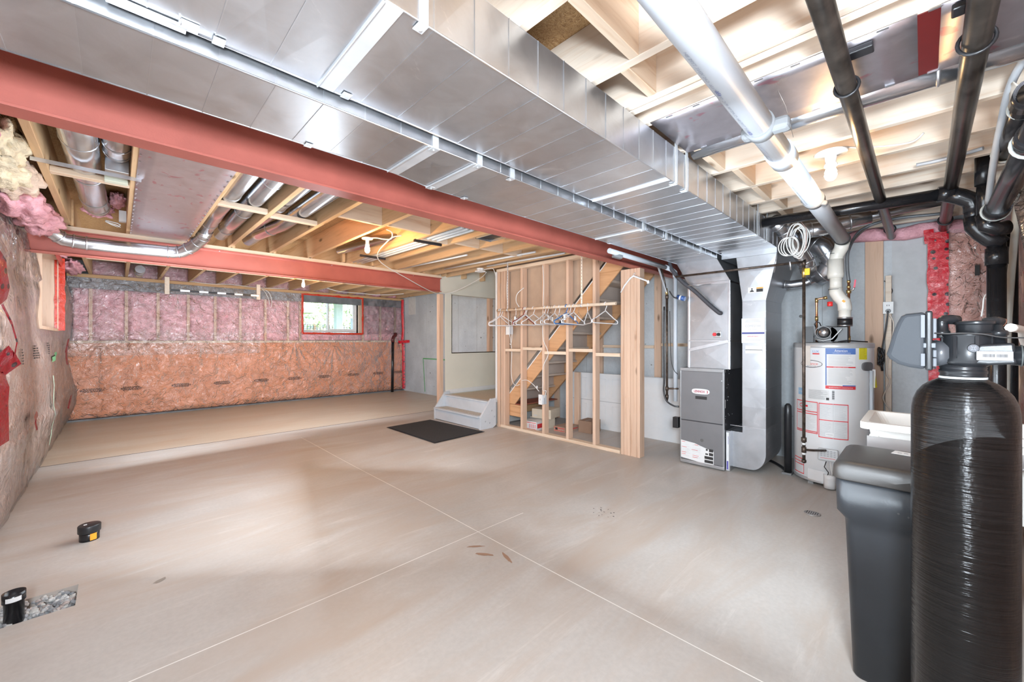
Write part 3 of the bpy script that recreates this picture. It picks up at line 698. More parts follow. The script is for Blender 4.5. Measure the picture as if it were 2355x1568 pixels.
# ================================================================ ROUND DUCTS
def rduct(name, pts, r, label, rings=(), seg=20, mat=None, group=None, caps=True):
    mat = mat or GALVR
    t = thing(name, pts[0], label, 'duct', group)
    B().tube(pts, r, seg, caps).out('pipe', mat, t)
    for i, p in enumerate(rings):
        a = Vector(pts[p[0]]); c = Vector(pts[p[0]+1]); d = (c-a).normalized(); q = a.lerp(c, p[1])
        B().tube([q-d*.006, q-d*.002, q+d*.002, q+d*.006], [r+.001, r+.0045, r+.0045, r+.001], seg, False).out('crimp_ring', GALVB, t)
    return t
rduct('round_duct', [(-.47, 5.02, 2.36), (-.455, 5.10, 2.27), (-.42, 5.22, 2.19), (-.34, 5.285, 2.135), (-.22, 5.295, 2.125), (.0, 5.297, 2.125), (.40, 5.29, 2.135), (.47, 5.27, 2.15), (.55, 5.19, 2.20), (.61, 5.08, 2.27), (.63, 4.96, 2.34)], .058,
      'silver round duct running along the face of the further red beam', [(1, .5), (2, .7), (3, .5), (4, .1), (5, .9), (6, .6), (7, .6), (8, .5), (9, .2), (9, .6)], 24)
T2 = 'silver round duct in the joist bay, '
rduct('round_duct', [(-.16, 2.3, 2.375), (-.15, 3.6, 2.375), (-.13, 4.75, 2.37), (-.12, 4.95, 2.39), (-.12, 5.05, 2.5)], .078, T2+'fat one nearest the left wall', [(0, .75), (1, .3), (1, .85), (2, .5)])
rduct('round_duct', [(.0, 2.3, 2.385), (.0, 3.35, 2.385), (.0, 3.45, 2.40), (.0, 3.5, 2.48)], .062, T2+'short one ending at a small white register box', [(0, .7), (0, .9), (1, .5)])
rduct('round_duct', [(.625, 2.3, 2.37), (.615, 4.2, 2.37), (.62, 5.0, 2.35)], .065, T2+'first right of the foil panel', [(0, .38), (0, .72), (1, .6)])
rduct('round_duct', [(.785, 2.3, 2.385), (.785, 4.6, 2.375), (.78, 5.2, 2.37)], .065, T2+'second right of the foil panel', [(0, .4), (0, .8), (1, .5)])
rduct('round_duct', [(1.175, 2.3, 2.385), (1.16, 4.4, 2.385), (1.08, 4.9, 2.38), (1.06, 5.35, 2.38)], .062, T2+'in the third bay right of the foil panel', [(0, .3), (0, .8), (1, .5)])
rduct('round_duct', [(1.03, 2.3, 2.43), (1.02, 4.4, 2.43), (.99, 5.2, 2.43)], .05, T2+'thin dark one left behind the third-bay duct', [(0, .8)])
rduct('round_duct', [(2.42, 2.3, 2.40), (2.36, 3.3, 2.40), (2.02, 5.2, 2.39)], .05, T2+'grey one by the bulb near the middle beam', [(0, .8)])
rduct('round_duct', [(2.325, -.48, 2.318), (2.305, .4, 2.318), (2.30, .90, 2.318)], .060, T2+'above the softener pipes at the upper right', [(0, .5), (1, .4)])
t = rduct('round_duct', [(.25, 8.35, 2.33), (.25, 8.95, 2.33)], .06, 'short silver round duct end showing under the far joists', [(0, .5)])
rb = thing('register_box', (.0, 3.66, 2.31), 'small white register box at the end of the short round duct', 'register')
B().box(-.055, .055, 3.52, 3.62, 2.30, 2.42).out('boot', GALVB, rb, .004); B().box(-.06, .05, 3.66, 3.72, 2.275, 2.31).out('face_plate', plain('pale_green_plate', (.72, .74, .6), .5), rb, .003)
b = B().box(-.35, .11, 3.50, 3.515, 2.262, 2.277); b.box(-.35, .11, 3.496, 3.50, 2.258, 2.28)
tag(b.out('metal_channel', GALVB), 'thin metal channel nailed across the joists above the left wall', 'channel')
jb = thing('junction_box', (.045, 5.12, 2.36), 'small white junction box with cables in the left joist bay', 'box')
B().box(.01, .065, 5.1, 5.16, 2.33, 2.43).out('cover', WHITE, jb, .004)
B().tube([(-.03+.05*math.cos(i*.9), 5.12+.02*math.sin(i*1.3), 2.30+.02*math.sin(i*.7)) for i in range(16)], .004, 6).out('cable', WHITEW, jb)
# ================================================================ FURNACE, PLENUM, DROP
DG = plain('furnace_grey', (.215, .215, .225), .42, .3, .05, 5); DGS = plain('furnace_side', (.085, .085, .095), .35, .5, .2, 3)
fx, fy0, fy1, fz = 4.12, 1.327, 1.742, .972
fu = thing('furnace', (4.48, 1.53, 0), 'tall grey gas furnace cabinet with an oval badge on its door', 'furnace')
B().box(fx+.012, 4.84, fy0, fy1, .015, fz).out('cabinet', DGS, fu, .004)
B().box(fx, fx+.012, fy0+.012, fy1-.004, .445, .94).out('upper_door', DG, fu, .004)
B().box(fx, fx+.012, fy0+.012, fy1-.004, .045, .438).out('lower_door', DG, fu, .004)
b = B(); b.box(fx-.004, fx+.05, fy0-.001, fy1+.002, .94, fz); b.box(fx-.002, fx+.02, fy0-.002, fy0+.012, .02, .945); b.box(fx-.002, fx+.02, fy1-.006, fy1+.003, .02, .945)
b.out('trim_frame', plain('furnace_trim', (.40, .41, .42), .35, .6), fu, .002)
B().box(fx-.004, fx+.02, fy0, fy1, .012, .043).out('base_rail', GALV, fu, .002)
B().box(fx-.002, fx, 1.483, 1.593, .665, .695).out('sight_window', INK, fu, .001)
def oval(cy, cz, ry, rz, x, th, e=3, n=40):
    p = []
    for k in range(n):
        t = 2*PI*k/n; c, s_ = math.cos(t), math.sin(t); p.append((x, cy+ry*math.copysign(abs(c)**(2/e), c), cz+rz*math.copysign(abs(s_)**(2/e), s_)))
    return B().prism(p, (th, 0, 0))
bd = oval(1.5415, .7425, .085, .027, fx-.005, .005).out('badge', plain('badge_silver', (.8, .8, .82), .3), fu, .002)
MAR = plain('maroon_ink', (.42, .02, .05), .5)
lt = text_bm('LENNOX', .031, (fx-.0062, 1.553, .732), (0, -1, 0), (.0, 0, 1), bold=.0008, wmax=.105)
lt.prism([(fx-.0062, 1.49-.012*math.cos(t*.35-1.2)-.006, .7425+.017*math.sin(t*.35-1.2)) for t in range(8)]+[(fx-.0062, 1.49-.008*math.cos(t*.35-1.2)-.004, .7425+.012*math.sin(t*.35-1.2)) for t in range(7, -1, -1)], (.001, 0, 0))
lt.out('lettering', MAR, bd)
# warning label on lower door
LB = [(fx-.0015, y, z) for y, z in ((1.735, .235), (1.60, .222), (1.545, .205), (1.42, .17), (1.42, .028), (1.735, .06))]
lb = B().prism(LB, (.0012, 0, 0)).out('warning_label', PAPER, fu)
b = B()
for y, z, l in ((1.728, .222, .035), (1.60, .208, .035), (1.728, .170, .05), (1.63, .155, .06), (1.728, .118, .045), (1.62, .10, .06), (1.728, .098, .04), (1.62, .082, .05)): b.box(fx-.0022, fx-.0016, y-l, y, z-.0035, z)
b.out('red_lines', REDINK, lb)
b = B()
for k in range(4):
    z1 = .195-k*.037; b.box(fx-.0022, fx-.0016, 1.425, 1.463, z1-.034, z1-.006)
for k in range(2, 4): b.box(fx-.0022, fx-.0016, 1.463, 1.505, .195-k*.037-.034, .195-k*.037-.006)
b.box(fx-.0022, fx-.0016, 1.475, 1.492, .168, .186); b.box(fx-.0022, fx-.0016, 1.472, 1.497, .128, .142)
b.out('black_panels', INK, lb)
b = B()
for c0 in (1.725, 1.62):
    for k in range(15): 
        if rnd.random() < .8: b.box(fx-.0020, fx-.0016, c0-.085+rnd.uniform(0, .02), c0, .203-k*.009, .2045-k*.009)
b.out('small_print', LGREY, lb)
B().lathe((fx, 1.53, .262), [(.016, -.001), (.014, .002), (.0, .003)], 16, 'x').out('knockout', plain('dark_knock', (.12, .12, .12), .5), fu)
B().lathe((fx-.003, fy0+.02, .86), [(.005, 0), (.005, .003)], 8, 'x').out('screw', GALVB, fu)
b = B()   # holes, knockouts and screws on the side
for (x, z, r) in ((4.17, .83, .028), (4.24, .73, .026), (4.145, .68, .018), (4.15, .65, .02)): b.lathe((x, fy0-.001, z), [(r, 0), (r, -.0006)], 16, 'y')
b.box(4.215, 4.24, fy0-.0015, fy0, .85, .88); b.box(4.13, 4.165, fy0-.0015, fy0, .46, .49)
b.out('knockout', INK, fu)
b = B()
for (x, z) in ((4.235, .955), (4.26, .925), (4.235, .82), (4.20, .79), (4.235, .70), (4.21, .67), (4.235, .535), (4.16, .52), (4.26, .52), (4.35, .52), (4.15, .5)): b.lathe((x, fy0, z), [(.0045, 0), (.003, -.003)], 8, 'y')
b.out('screw', GALVB, fu)
s_ = B().box(4.128, 4.155, fy0-.002, fy0, .60, .68).out('side_sticker', PAPER, fu)
# cased coil above it
px0 = 4.15
pl = thing('coil_case', (4.48, 1.48, fz), 'silver sheet-metal coil case standing on top of the furnace', 'duct')
def xpan(b, p, d):   # cross-broken panel: 4 corners, centre pushed by d
    c = sum((Vector(q) for q in p), Vector())/4+Vector(d); b.add(list(p)+[c], [(0, 1, 4), (1, 2, 4), (2, 3, 4), (3, 0, 4)])
def shell(name, x0, x1, y0, y1, z0, z1, d, par, mat=GALV):
    b = B()
    xpan(b, [(x0, y0, z0), (x0, y1, z0), (x0, y1, z1), (x0, y0, z1)], (d, 0, 0)); xpan(b, [(x1, y0, z0), (x1, y1, z0), (x1, y1, z1), (x1, y0, z1)], (-d, 0, 0))
    xpan(b, [(x0, y0, z0), (x1, y0, z0), (x1, y0, z1), (x0, y0, z1)], (0, d, 0)); xpan(b, [(x0, y1, z0), (x1, y1, z0), (x1, y1, z1), (x0, y1, z1)], (0, -d, 0))
    b.add([(x0, y0, z1), (x1, y0, z1), (x1, y1, z1), (x0, y1, z1)], [(0, 1, 2, 3)])
    return b.out(name, mat, par)
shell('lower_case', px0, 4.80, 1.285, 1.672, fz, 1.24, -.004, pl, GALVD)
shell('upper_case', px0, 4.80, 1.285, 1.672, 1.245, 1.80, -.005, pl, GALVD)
b = B(); b.box(px0-.008, px0, 1.28, 1.30, fz, 1.82); b.box(px0-.008, px0, 1.66, 1.678, fz, 1.82); b.box(px0-.01, px0, 1.28, 1.678, 1.235, 1.25); b.box(px0-.01, px0, 1.28, 1.678, 1.79, 1.82)
b.out('corner_trim', GALVB, pl, .002)
B().obox((px0-.012, 1.66, 1.15), (px0-.012, 1.30, 1.24), .002, .03, (0, 0, 1)).out('foil_tape', GALVB, pl)
b = B().box(px0-.014, px0, 1.36, 1.43, 1.275, 1.335).out('line_plate', plain('plate_grey', (.5, .5, .5), .4, .5), pl, .004)
B().lathe((px0-.03, 1.415, 1.305), [(.017, 0), (.017, .018)], 14, 'x').out('port', REDINK, b)
B().lathe((px0-.03, 1.378, 1.305), [(.015, 0), (.015, .018)], 14, 'x').out('port', BLK, b)
# slanted throat from duct B down to the coil case
b = B()
hex0 = [(4.145, 1.285, 1.82), (4.80, 1.285, 1.82), (4.80, 1.672, 1.82), (4.145, 1.672, 1.82)]
mid = [(4.14, BY0, BZ0-.0), (4.80, BY0, BZ0), (4.80, 1.79, BZ0), (4.14, 1.79, BZ0)]
for i in range(4):
    j = (i+1) % 4; b.add([hex0[i], hex0[j], mid[j], mid[i]], [(0, 1, 2, 3)])
b.out('throat', GALV, pl)
b = B().box(4.14, 4.80, BY0, 1.79, BZ0, BZ1).out('top_box', GALV, pl)
ro = B().tube([(4.05, 1.64, 1.79), (4.13, 1.45, 1.795)], .004, 6).out('latch_rod', GALVB, pl)
# return drop
DX0, DX1, DYa, DYb = 4.25, 4.83, 1.012, 1.207
dp = thing('return_drop', (4.5, 1.11, 0), 'tall silver return-air drop with a rounded bottom right of the furnace', 'duct')
def zr(z0, z1): return z0, z1
segs = [.43, .62, .80, .98, 1.16, 1.34, 1.52, 1.62]
for i in range(len(segs)-1):
    z0, z1 = segs[i], segs[i+1]; b = B()
    xpan(b, [(DX0, DYa, z0), (DX0, DYb, z0), (DX0, DYb, z1), (DX0, DYa, z1)], (rnd.uniform(-.0012, .0012), 0, 0))
    xpan(b, [(DX0, DYa, z0), (DX1, DYa, z0), (DX1, DYa, z1), (DX0, DYa, z1)], (0, rnd.uniform(-.0015, .0015), 0))
    b.add([(DX1, DYa, z0), (DX1, DYb, z0), (DX1, DYb, z1), (DX1, DYa, z1)], [(0, 1, 2, 3)]); b.add([(DX0, DYb, z0), (DX1, DYb, z0), (DX1, DYb, z1), (DX0, DYb, z1)], [(0, 1, 2, 3)])
    b.box(DX0-.004, DX0, DYa, DYb, z1-.004, z1); b.box(DX0, DX1, DYa-.003, DYa, z1-.004, z1)
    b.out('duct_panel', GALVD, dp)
# rounded boot: profile in the y-z plane
prof = [(1.312, .03), (1.312, .372), (1.207, .372), (1.207, .43), (1.012, .43), (1.012, .20)]
for k in range(1, 9):
    t = k/9*PI/2; prof.append((1.012+.125*(1-math.cos(t)), .20-.17*math.sin(t)))
prof.append((1.16, .03))
b = B().prism([(DX0, y, z) for y, z in prof], (DX1-DX0, 0, 0)); b.out('bottom_boot', galv('galvanised_dull', (.55, .56, .58), .42), dp, .002)
B().box(DX0-.003, DX0, 1.012, 1.312, .426, .432).out('seam', GALVB, dp)
fl = B().box(4.165, 4.75, 1.290, 1.326, .0, .385).out('filter_rack', GALVB, dp, .003)
f2 = B().box(4.150, 4.166, 1.294, 1.318, .012, .372).out('filter_edge', PAPER, dp, .001)
BLU = plain('violet_ink', (.12, .1, .4), .5)
b = B(); b.box(4.1485, 4.150, 1.299, 1.313, .02, .10); b.out('print', BLU, f2)
b = text_bm('16X25X5', .014, (4.1487, 1.303, .30), (0, 0, -1), (0, -1, 0), wmax=.075); b.out('lettering', BLU, f2)
# tapered head of the drop up to duct A
lo = [(DX0, DYa, 1.62), (DX1, DYa, 1.62), (DX1, DYb, 1.62), (DX0, DYb, 1.62)]
hi = [(4.22, AY0, 2.03), (4.95, AY0, 2.03), (4.95, 1.25, 2.03), (4.22, 1.25, 2.03)]
b = B()
xpan(b, [lo[0], lo[3], hi[3], hi[0]], (-.005, 0, 0)); xpan(b, [lo[0], lo[1], hi[1], hi[0]], (0, -.006, 0)); b.add([lo[1], lo[2], hi[2], hi[1]], [(0, 1, 2, 3)]); b.add([lo[2], lo[3], hi[3], hi[2]], [(0, 1, 2, 3)])
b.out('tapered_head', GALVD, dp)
B().box(4.19, 4.97, AY0-.0, AY1, 2.03, AZ1).out('top_box', GALV, dp)
B().tube([(4.236, .945, 1.86), (4.22, .915, 2.03)], .007, 8).out('corner_bead', GALVB, dp)
# stickers and service card on the drop
st = B().box(DX0-.0015, DX0, 1.10, 1.155, 1.685, 1.735).out('sticker', PAPER, dp); B().box(DX0-.014, DX0-.0125, 1.025, 1.155, 1.69, 1.745).out('sticker_back', PAPER, dp)
b = B(); b.box(DX0-.0155, DX0-.0142, 1.032, 1.085, 1.697, 1.725); b.lathe((DX0-.0142, 1.122, 1.727), [(.007, 0), (.007, -.001)], 12, 'x'); b.add([(DX0-.0152, 1.103, 1.70), (DX0-.0152, 1.142, 1.70), (DX0-.0152, 1.130, 1.717), (DX0-.0152, 1.115, 1.717)], [(0, 1, 2, 3)]); b.out('sticker_print', INK, st)
B().box(DX0-.0155, DX0-.0142, 1.032, 1.085, 1.727, 1.738).out('orange_band', ORG, st)
cx_ = DX0-.008
cdd = B().box(cx_, cx_+.004, 1.018, 1.212, 1.222, 1.455).out('service_card', PAPER, dp, .001)
b = text_bm('COMFSTAR', .03, (cx_-.001, 1.115, 1.372), (0, -1, 0), (0, 0, 1), wmax=.13)
text_bm('519-579-5257', .015, (cx_-.001, 1.115, 1.345), (0, -1, 0), (0, 0, 1), b, wmax=.07); b.out('lettering', plain('pale_print', (.5, .5, .52), .6), cdd)
b = B()
for k in range(3): b.box(cx_-.001, cx_-.0004, 1.06-k*.004, 1.17+k*.006, 1.437-k*.009, 1.440-k*.009)
b.box(cx_-.001, cx_-.0004, 1.05, 1.18, 1.25, 1.253); b.out('small_print', LGREY, cdd)
B().box(cx_-.001, cx_-.0004, 1.022, 1.208, 1.308, 1.323).out('blue_band', plain('navy_ink', (.06, .07, .3), .5), cdd)
text_bm('IMPORTANT', .016, (cx_-.001, 1.115, 1.28), (0, -1, 0), (0, 0, 1), wmax=.09).out('red_lettering', REDINK, cdd)
text_bm('PRODUCT AND WARRANTY', .01, (cx_-.001, 1.115, 1.262), (0, -1, 0), (0, 0, 1), wmax=.12).out('lettering', LGREY, cdd)
B().box(DX0-.004, DX0-.001, 1.04, 1.18, 1.125, 1.20).out('paper_slip', PAPER, dp)
# short round takeoffs between duct A and the heater vent
rduct('vent_elbow', [(4.0, .90, 2.26), (4.1, .85, 2.22), (4.22, .78, 2.08), (4.33, .72, 1.93), (4.36, .71, 1.86)], .062, 'dark shiny round duct dropping diagonally behind the coil of white cable', [(0, .5), (1, .2), (2, .9), (3, .5)])
rduct('vent_elbow', [(4.1, .72, 2.16), (4.15, .60, 2.17), (4.2, .45, 2.20), (4.25, .30, 2.23)], .062, 'silver round duct passing behind the big white pipe', [(0, .5), (1, .5), (2, .2)])
rduct('vent_elbow', [(4.6, .74, 2.18), (4.6, .64, 2.10), (4.62, .57, 1.98), (4.65, .62, 1.88), (4.68, .70, 1.83)], .085, 'fat silver elbow tucked beside the white pipe bend', [(0, .5), (1, .5), (2, .5), (3, .3)])
rduct('vent_elbow', [(4.7, 1.0, 1.80), (4.7, .9, 1.79), (4.7, .78, 1.80), (4.72, .70, 1.84)], .04, 'slim silver round duct running low behind the gas pipe', [(0, .5), (2, .2)])
b = B().tube([(4.3, .80, 2.16), (4.34, .62, 2.24), (4.36, .33, 2.25), (4.38, -.1, 2.28)], .03, 12); tag(b.out('flex_duct', GALV), 'thin flexible silver duct running right from the big white pipe', 'duct')
# ================================================================ STUD WALL BESIDE THE STAIRS
SX0, SX1 = 3.955, 3.993
wst = struct(B().box(3.95, 4.04, 2.34, 4.36, 0, .036).out('wall_stairs', WY, None, .002)); 
B().box(3.95, 4.04, 2.34, 4.36, 2.235, 2.278).out('top_plate', WY, wst, .002)
for (y0, y1) in ((4.175, 4.215), (4.225, 4.262), (3.83, 3.868), (3.435, 3.475), (3.045, 3.085), (2.655, 2.695)):
    B().box(3.95, 4.04, y0, y1, .036, 2.235).out('stud', WZ, wst, .003)
B().box(3.94, 3.955, 4.27, 4.33, 0, 2.235).out('corner_board', WZ, wst, .002)
for (y0, y1, z) in ((3.87, 4.17, 1.11), (3.477, 3.828, 1.135), (3.087, 3.433, 1.088), (2.697, 3.043, 1.128), (2.34, 2.653, 1.085)):
    B().box(3.95, 4.04, y0, y1, z-.019, z+.019).out('blocking', WY, wst, .003)
# built-up post under the beam
po = thing('timber_post', (3.995, 2.205, 0), 'thick built-up timber post at the end of the stud wall, carrying the red beam', 'post')
ys = [2.10, 2.138, 2.176, 2.214, 2.252, 2.29, 2.328]
for i in range(6): B().box(3.95+(.0 if i % 2 else .003), 4.05, ys[i]+.0008, ys[i+1]-.0008, .0, 2.018).out('ply', WZ, po, .0025)
# tan backing board (back of stair wall) and stairs
TAN = plain('tan_board_back', (.50, .36, .26), .8, 0, .08, 5)
B().prism([(4.068, 4.30, .46), (4.068, 2.36, 2.43), (4.068, 2.36, 2.50), (4.068, 4.30, 2.50)], (.012, 0, 0)).out('tan_board', TAN, wst)
stt = thing('staircase', (4.45, 3.3, 0), 'wooden staircase climbing to the right behind the open studs, seen from underneath', 'stairs')
def zs_top(y): return .434+(4.224-y)*1.033
for (x, nm) in ((4.046, 'stringer'), (4.79, 'stringer')):
    P_ = [(x, 4.26, .335), (x, 4.26, zs_top(4.26)), (x, 2.36, zs_top(2.36)), (x, 1.95, zs_top(1.95)), (x, 1.95, zs_top(1.95)-.30), (x, 4.0, .42), (x, 4.08, .335)]
    B().prism(P_, (.022 if x < 4.5 else .038, 0, 0)).out(nm, DY, stt, .002)
B().obox((4.058, 4.26, zs_top(4.26)+.008), (4.058, 2.36, zs_top(2.36)+.008), .018, .014).out('white_trim', WHITE, stt)
TRD = plain('stair_board', (.50, .41, .34), .75, 0, .1, 6)
for k in range(10):
    y1 = 4.18-k*.205; z = .37+.197*(k+1)
    if z > 2.4: break
    B().box(4.07, 4.79, y1-.235, y1, z-.03, z).out('tread', TRD, stt, .003)
    B().box(4.07, 4.79, y1-.0, y1+.014, z-.197, z-.03).out('riser', plain('riser_board', (.46, .38, .33), .8, 0, .08, 4), stt)
B().box(3.99+.06, 4.85, 4.215, 4.255, .165, .33).out('landing_rim', DX, stt, .003); B().box(4.05, 4.09, 3.95, 4.21, .165, .33).out('landing_rim', DY, stt, .003)
B().box(4.05, 4.85, 3.95, 4.25, .335, .345).out('carpet_edge', plain('rust_edge', (.35, .1, .06), .8), stt)
for (x, y) in ((4.82, 4.23), (4.82, 3.55)): B().box(x-.02, x+.02, y-.045, y+.045, 0, .165 if y > 4 else .78).out('prop', WZ, stt, .002)
# landing with carpet
ld = thing('landing', (4.5, 4.86, .35), 'beige carpeted stair landing behind the pale grey steps', 'landing')
B().box(3.86, 5.08, 4.37, 5.41, .345, .37).out('carpet', plain('beige_carpet', (.66, .58, .46), .95, 0, .15, 120, .5, 200), ld)
B().box(3.86, 5.08, 4.37, 5.41, .02, .343).out('platform_frame', plain('pale_platform', (.6, .6, .58), .7), ld)
# ---- pale grey timber steps
sp = thing('steps', (3.72, 4.86, 0), 'pale grey painted timber steps, two treads high, beside the black mat', 'steps')
for (y, y2) in ((4.30, 4.335), (5.425, 5.455)):
    B().prism([(3.60, y, 0), (3.60, y, .17), (3.76, y, .37), (3.80, y, .415), (3.89, y, .42), (3.89, y, .03), (3.83, y, 0)], (0, y2-y, 0)).out('side_board', PAINTG, sp, .003)
B().box(3.575, 3.80, 4.336, 5.424, .165, .188).out('tread', PAINTG, sp, .003)
B().box(3.62, 3.78, 4.40, 5.36, .1885, .1905).out('tread_carpet', plain('worn_tread_carpet', (.55, .53, .48), .95, 0, .2, 60, .4, 200), sp)
B().box(3.775, 3.855, 4.336, 5.424, .352, .374).out('tread', PAINTG, sp, .003)
B().box(3.605, 3.625, 4.336, 5.424, .01, .165).out('riser', PAINTG, sp); B().box(3.795, 3.815, 4.336, 5.424, .188, .352).out('riser', PAINTG, sp)
for (x, z) in ((3.80, .24), (3.85, .15), (3.68, .10), (3.76, .07)):
    B().tube([(x, 4.297, z), (x+.012, 4.296, z+.004), (x+.014, 4.296, z+.016), (x+.003, 4.296, z+.018), (x, 4.297, z)], .0018, 6).out('pencil_ring' if z > .12 else 'screw', GREY, sp)
# ---- white half partition with an opening, beyond the landing
wp_ = B(); ya, yb = 5.465, 5.48
b = B()
for (x0, x1, z0, z1) in ((3.83, 5.11, .31, 1.042), (3.83, 3.962, 1.042, 2.005), (4.965, 5.11, 1.042, 2.005), (3.725, 5.11, 2.005, 2.50)): b.box(x0, x1, ya, yb, z0, z1)
wpart = struct(b.out('wall_landing', CREAM))
B().box(3.725, 3.80, 5.482, 5.56, 0, 2.0).out('corner_post', WZ, wpart, .003)
B().box(4.80, 4.88, 5.482, 5.56, .31, 2.02).out('stud', WZ, wpart, .003)
b = B(); b.box(3.962, 4.965, ya-.002, 5.56, 2.005, 2.02); b.box(3.962, 4.965, ya, 5.56, 1.03, 1.042); b.box(3.95, 3.962, ya, 5.56, 1.03, 2.01); b.out('opening_lining', CREAM, wpart)
B().box(3.83, 5.10, 5.45, 5.464, .37, .44).out('baseboard', WHITE, wpart, .003)
# white casing along the left edge of the stud wall
B().box(3.935, 3.95, 4.335, 4.365, .35, 2.24).out('white_edge', WHITE, wst, .002)
# ---- mat
def matb(u, v): return (0, 0, 0)
c_ = [(2.742, 5.343), (3.47, 5.60), (3.56, 4.17), (2.74, 4.131)]
mt = thing('door_mat', (3.1, 4.8, 0), 'black ribbed rubber-backed door mat lying in front of the pale steps', 'mat')
C4 = [(2.745, 5.36), (3.50, 5.40), (3.57, 4.18), (2.74, 4.135)]
B().prism([(x, y, .001) for x, y in C4], (0, 0, .006)).out('backing', ABS, mt)
cc = (sum(p[0] for p in C4)/4, sum(p[1] for p in C4)/4)
ins = [(cc[0]+(x-cc[0])*.955, cc[1]+(y-cc[1])*.97) for x, y in C4]
B().prism([(x, y, .007) for x, y in ins], (0, 0, .005)).out('pile', plain('charcoal_pile', (.035, .035, .038), .95, 0, .6, 200, .9, 300), mt)
# ---- leaning white garage-door panels
gd = thing('garage_door', (4.87, 2.9, 0), 'white raised-panel garage door sections leaning on the concrete behind the post', 'door panel')
GP = plain('garage_white', (.76, .77, .78), .45, 0, .02)
B().box(4.862, 4.90, 2.06, 3.715, .0, .780).out('panel', GP, gd, .003)
for k in range(4): pass
for (y0, y1) in ((3.42, 3.60), (3.10, 3.30), (2.80, 3.0), (2.50, 2.70), (2.2, 2.4)):
    for z0 in (.43, .06):
        b = B(); x = 4.862
        for (a, c, d, e) in ((y0, y1, z0, z0+.01), (y0, y1, z0+.27, z0+.28), (y0, y0+.01, z0, z0+.28), (y1-.01, y1, z0, z0+.28)): b.box(x-.004, x, a, c, d, e)
        b.out('raised_moulding', GP, gd, .002)
B().box(4.858, 4.862, 2.06, 3.715, .388, .396).out('section_joint', plain('joint_grey', (.5, .51, .52), .6), gd)
g2 = thing('white_sheet', (4.84, 1.95, 0), 'plain white ribbed panel leaning between the post and the furnace', 'panel')
B().box(4.84, 4.858, 1.80, 2.56, 0, .775).out('panel', GP, g2, .003)
for k in range(4): B().box(4.836, 4.84, 1.80, 2.56, .15+k*.15, .156+k*.15).out('rib', GP, g2)
# ---- boxes under the landing
CARD = plain('cream_carton', (.66, .58, .46), .8, 0, .06, 8)
def carton(loc, sx, sy, sz, rz, mat, label, extra=None):
    t = thing('carton', loc, label, 'box', None)
    c, s = math.cos(rz), math.sin(rz)
    def T(x, y, z): return (loc[0]+x*c-y*s, loc[1]+x*s+y*c, loc[2]+z)
    def bx(x0, x1, y0, y1, z0, z1): 
        b = B(); return b.prism([T(x0, y0, z0), T(x1, y0, z0), T(x1, y1, z0), T(x0, y1, z0)], (0, 0, z1-z0))
    bx(-sx/2, sx/2, -sy/2, sy/2, 0, sz).out('body', mat, t, .002)
    bx(-sx/2+.004, sx/2-.004, -.003, .003, sz, sz+.0015).out('flap_seam', GREY, t)
    if extra == 'tile':
        bx(-sx/2-.001, -sx/2, -sy/2+.01, sy/2-.01, .012, .018).out('red_band', REDINK, t); bx(-sx/2-.001, -sx/2, -sy/2+.01, sy/2-.01, sz-.022, sz-.014).out('red_band', REDINK, t)
        for k in range(7): bx(-sx/2-.0012, -sx/2, -sy/2+.02+k*.016, -sy/2+.028+k*.016, .03, sz-.035).out('print', LGREY if k % 2 else REDINK, t)
        bx(-sx/2-.0014, -sx/2-.0002, sy/2-.07, sy/2-.03, .025, .055).out('dark_print', INK, t)
        bx(-sx/2+.02, sx/2-.02, -sy/2-.001, -sy/2, .03, sz-.03).out('red_band', REDINK, t)
    if extra == 'vent':
        bx(-sx/2-.001, -sx/2, -sy/2+.03, -sy/2+.055, .05, .08).out('hand_hole', INK, t); bx(-sx/2-.001, -sx/2, sy/2-.08, sy/2-.03, .03, .045).out('print', LGREY, t)
    return t
carton((4.22, 3.87, .0), .22, .28, .12, .05, PAPER, 'white tile carton with red and black print, on the floor behind the studs', 'tile')
carton((4.42, 3.88, .0), .16, .34, .135, 0, CARD, 'buff carton lying under the cream box at the stair foot')
carton((4.45, 3.84, .137), .30, .30, .13, .25, CARD, 'cream carton with a dark hand hole, stacked under the stair landing', 'vent')
carton((4.45, 3.47, .0), .30, .20, .07, .0, plain('red_brown_carton', (.45, .3, .22), .8), 'low tan and red carton lying just right of the tile cartons', 'tile')
carton((4.62, 3.20, .0), .25, .20, .16, .1, plain('brown_carton', (.30, .19, .13), .8), 'brown carton in the shade behind the low red carton')
bb = thing('black_bag', (4.60, 4.05, 0), 'black plastic bag slumped behind the tile cartons', 'bag')
bm = bmesh.new(); bmesh.ops.create_icosphere(bm, subdivisions=3, radius=1); b = B()
for v in bm.verts:
    q = 1+.3*fnoise(v.co.x*2, v.co.y*2, v.co.z*2); v.co = Vector((4.72+v.co.x*.08*q, 4.02+v.co.y*.12*q, max(.002, .09+v.co.z*.10*q)))
b.add([v.co for v in bm.verts], [tuple(v.index for v in f.verts) for f in bm.faces], True); bm.free(); b.out('bag_body', ABS, bb)
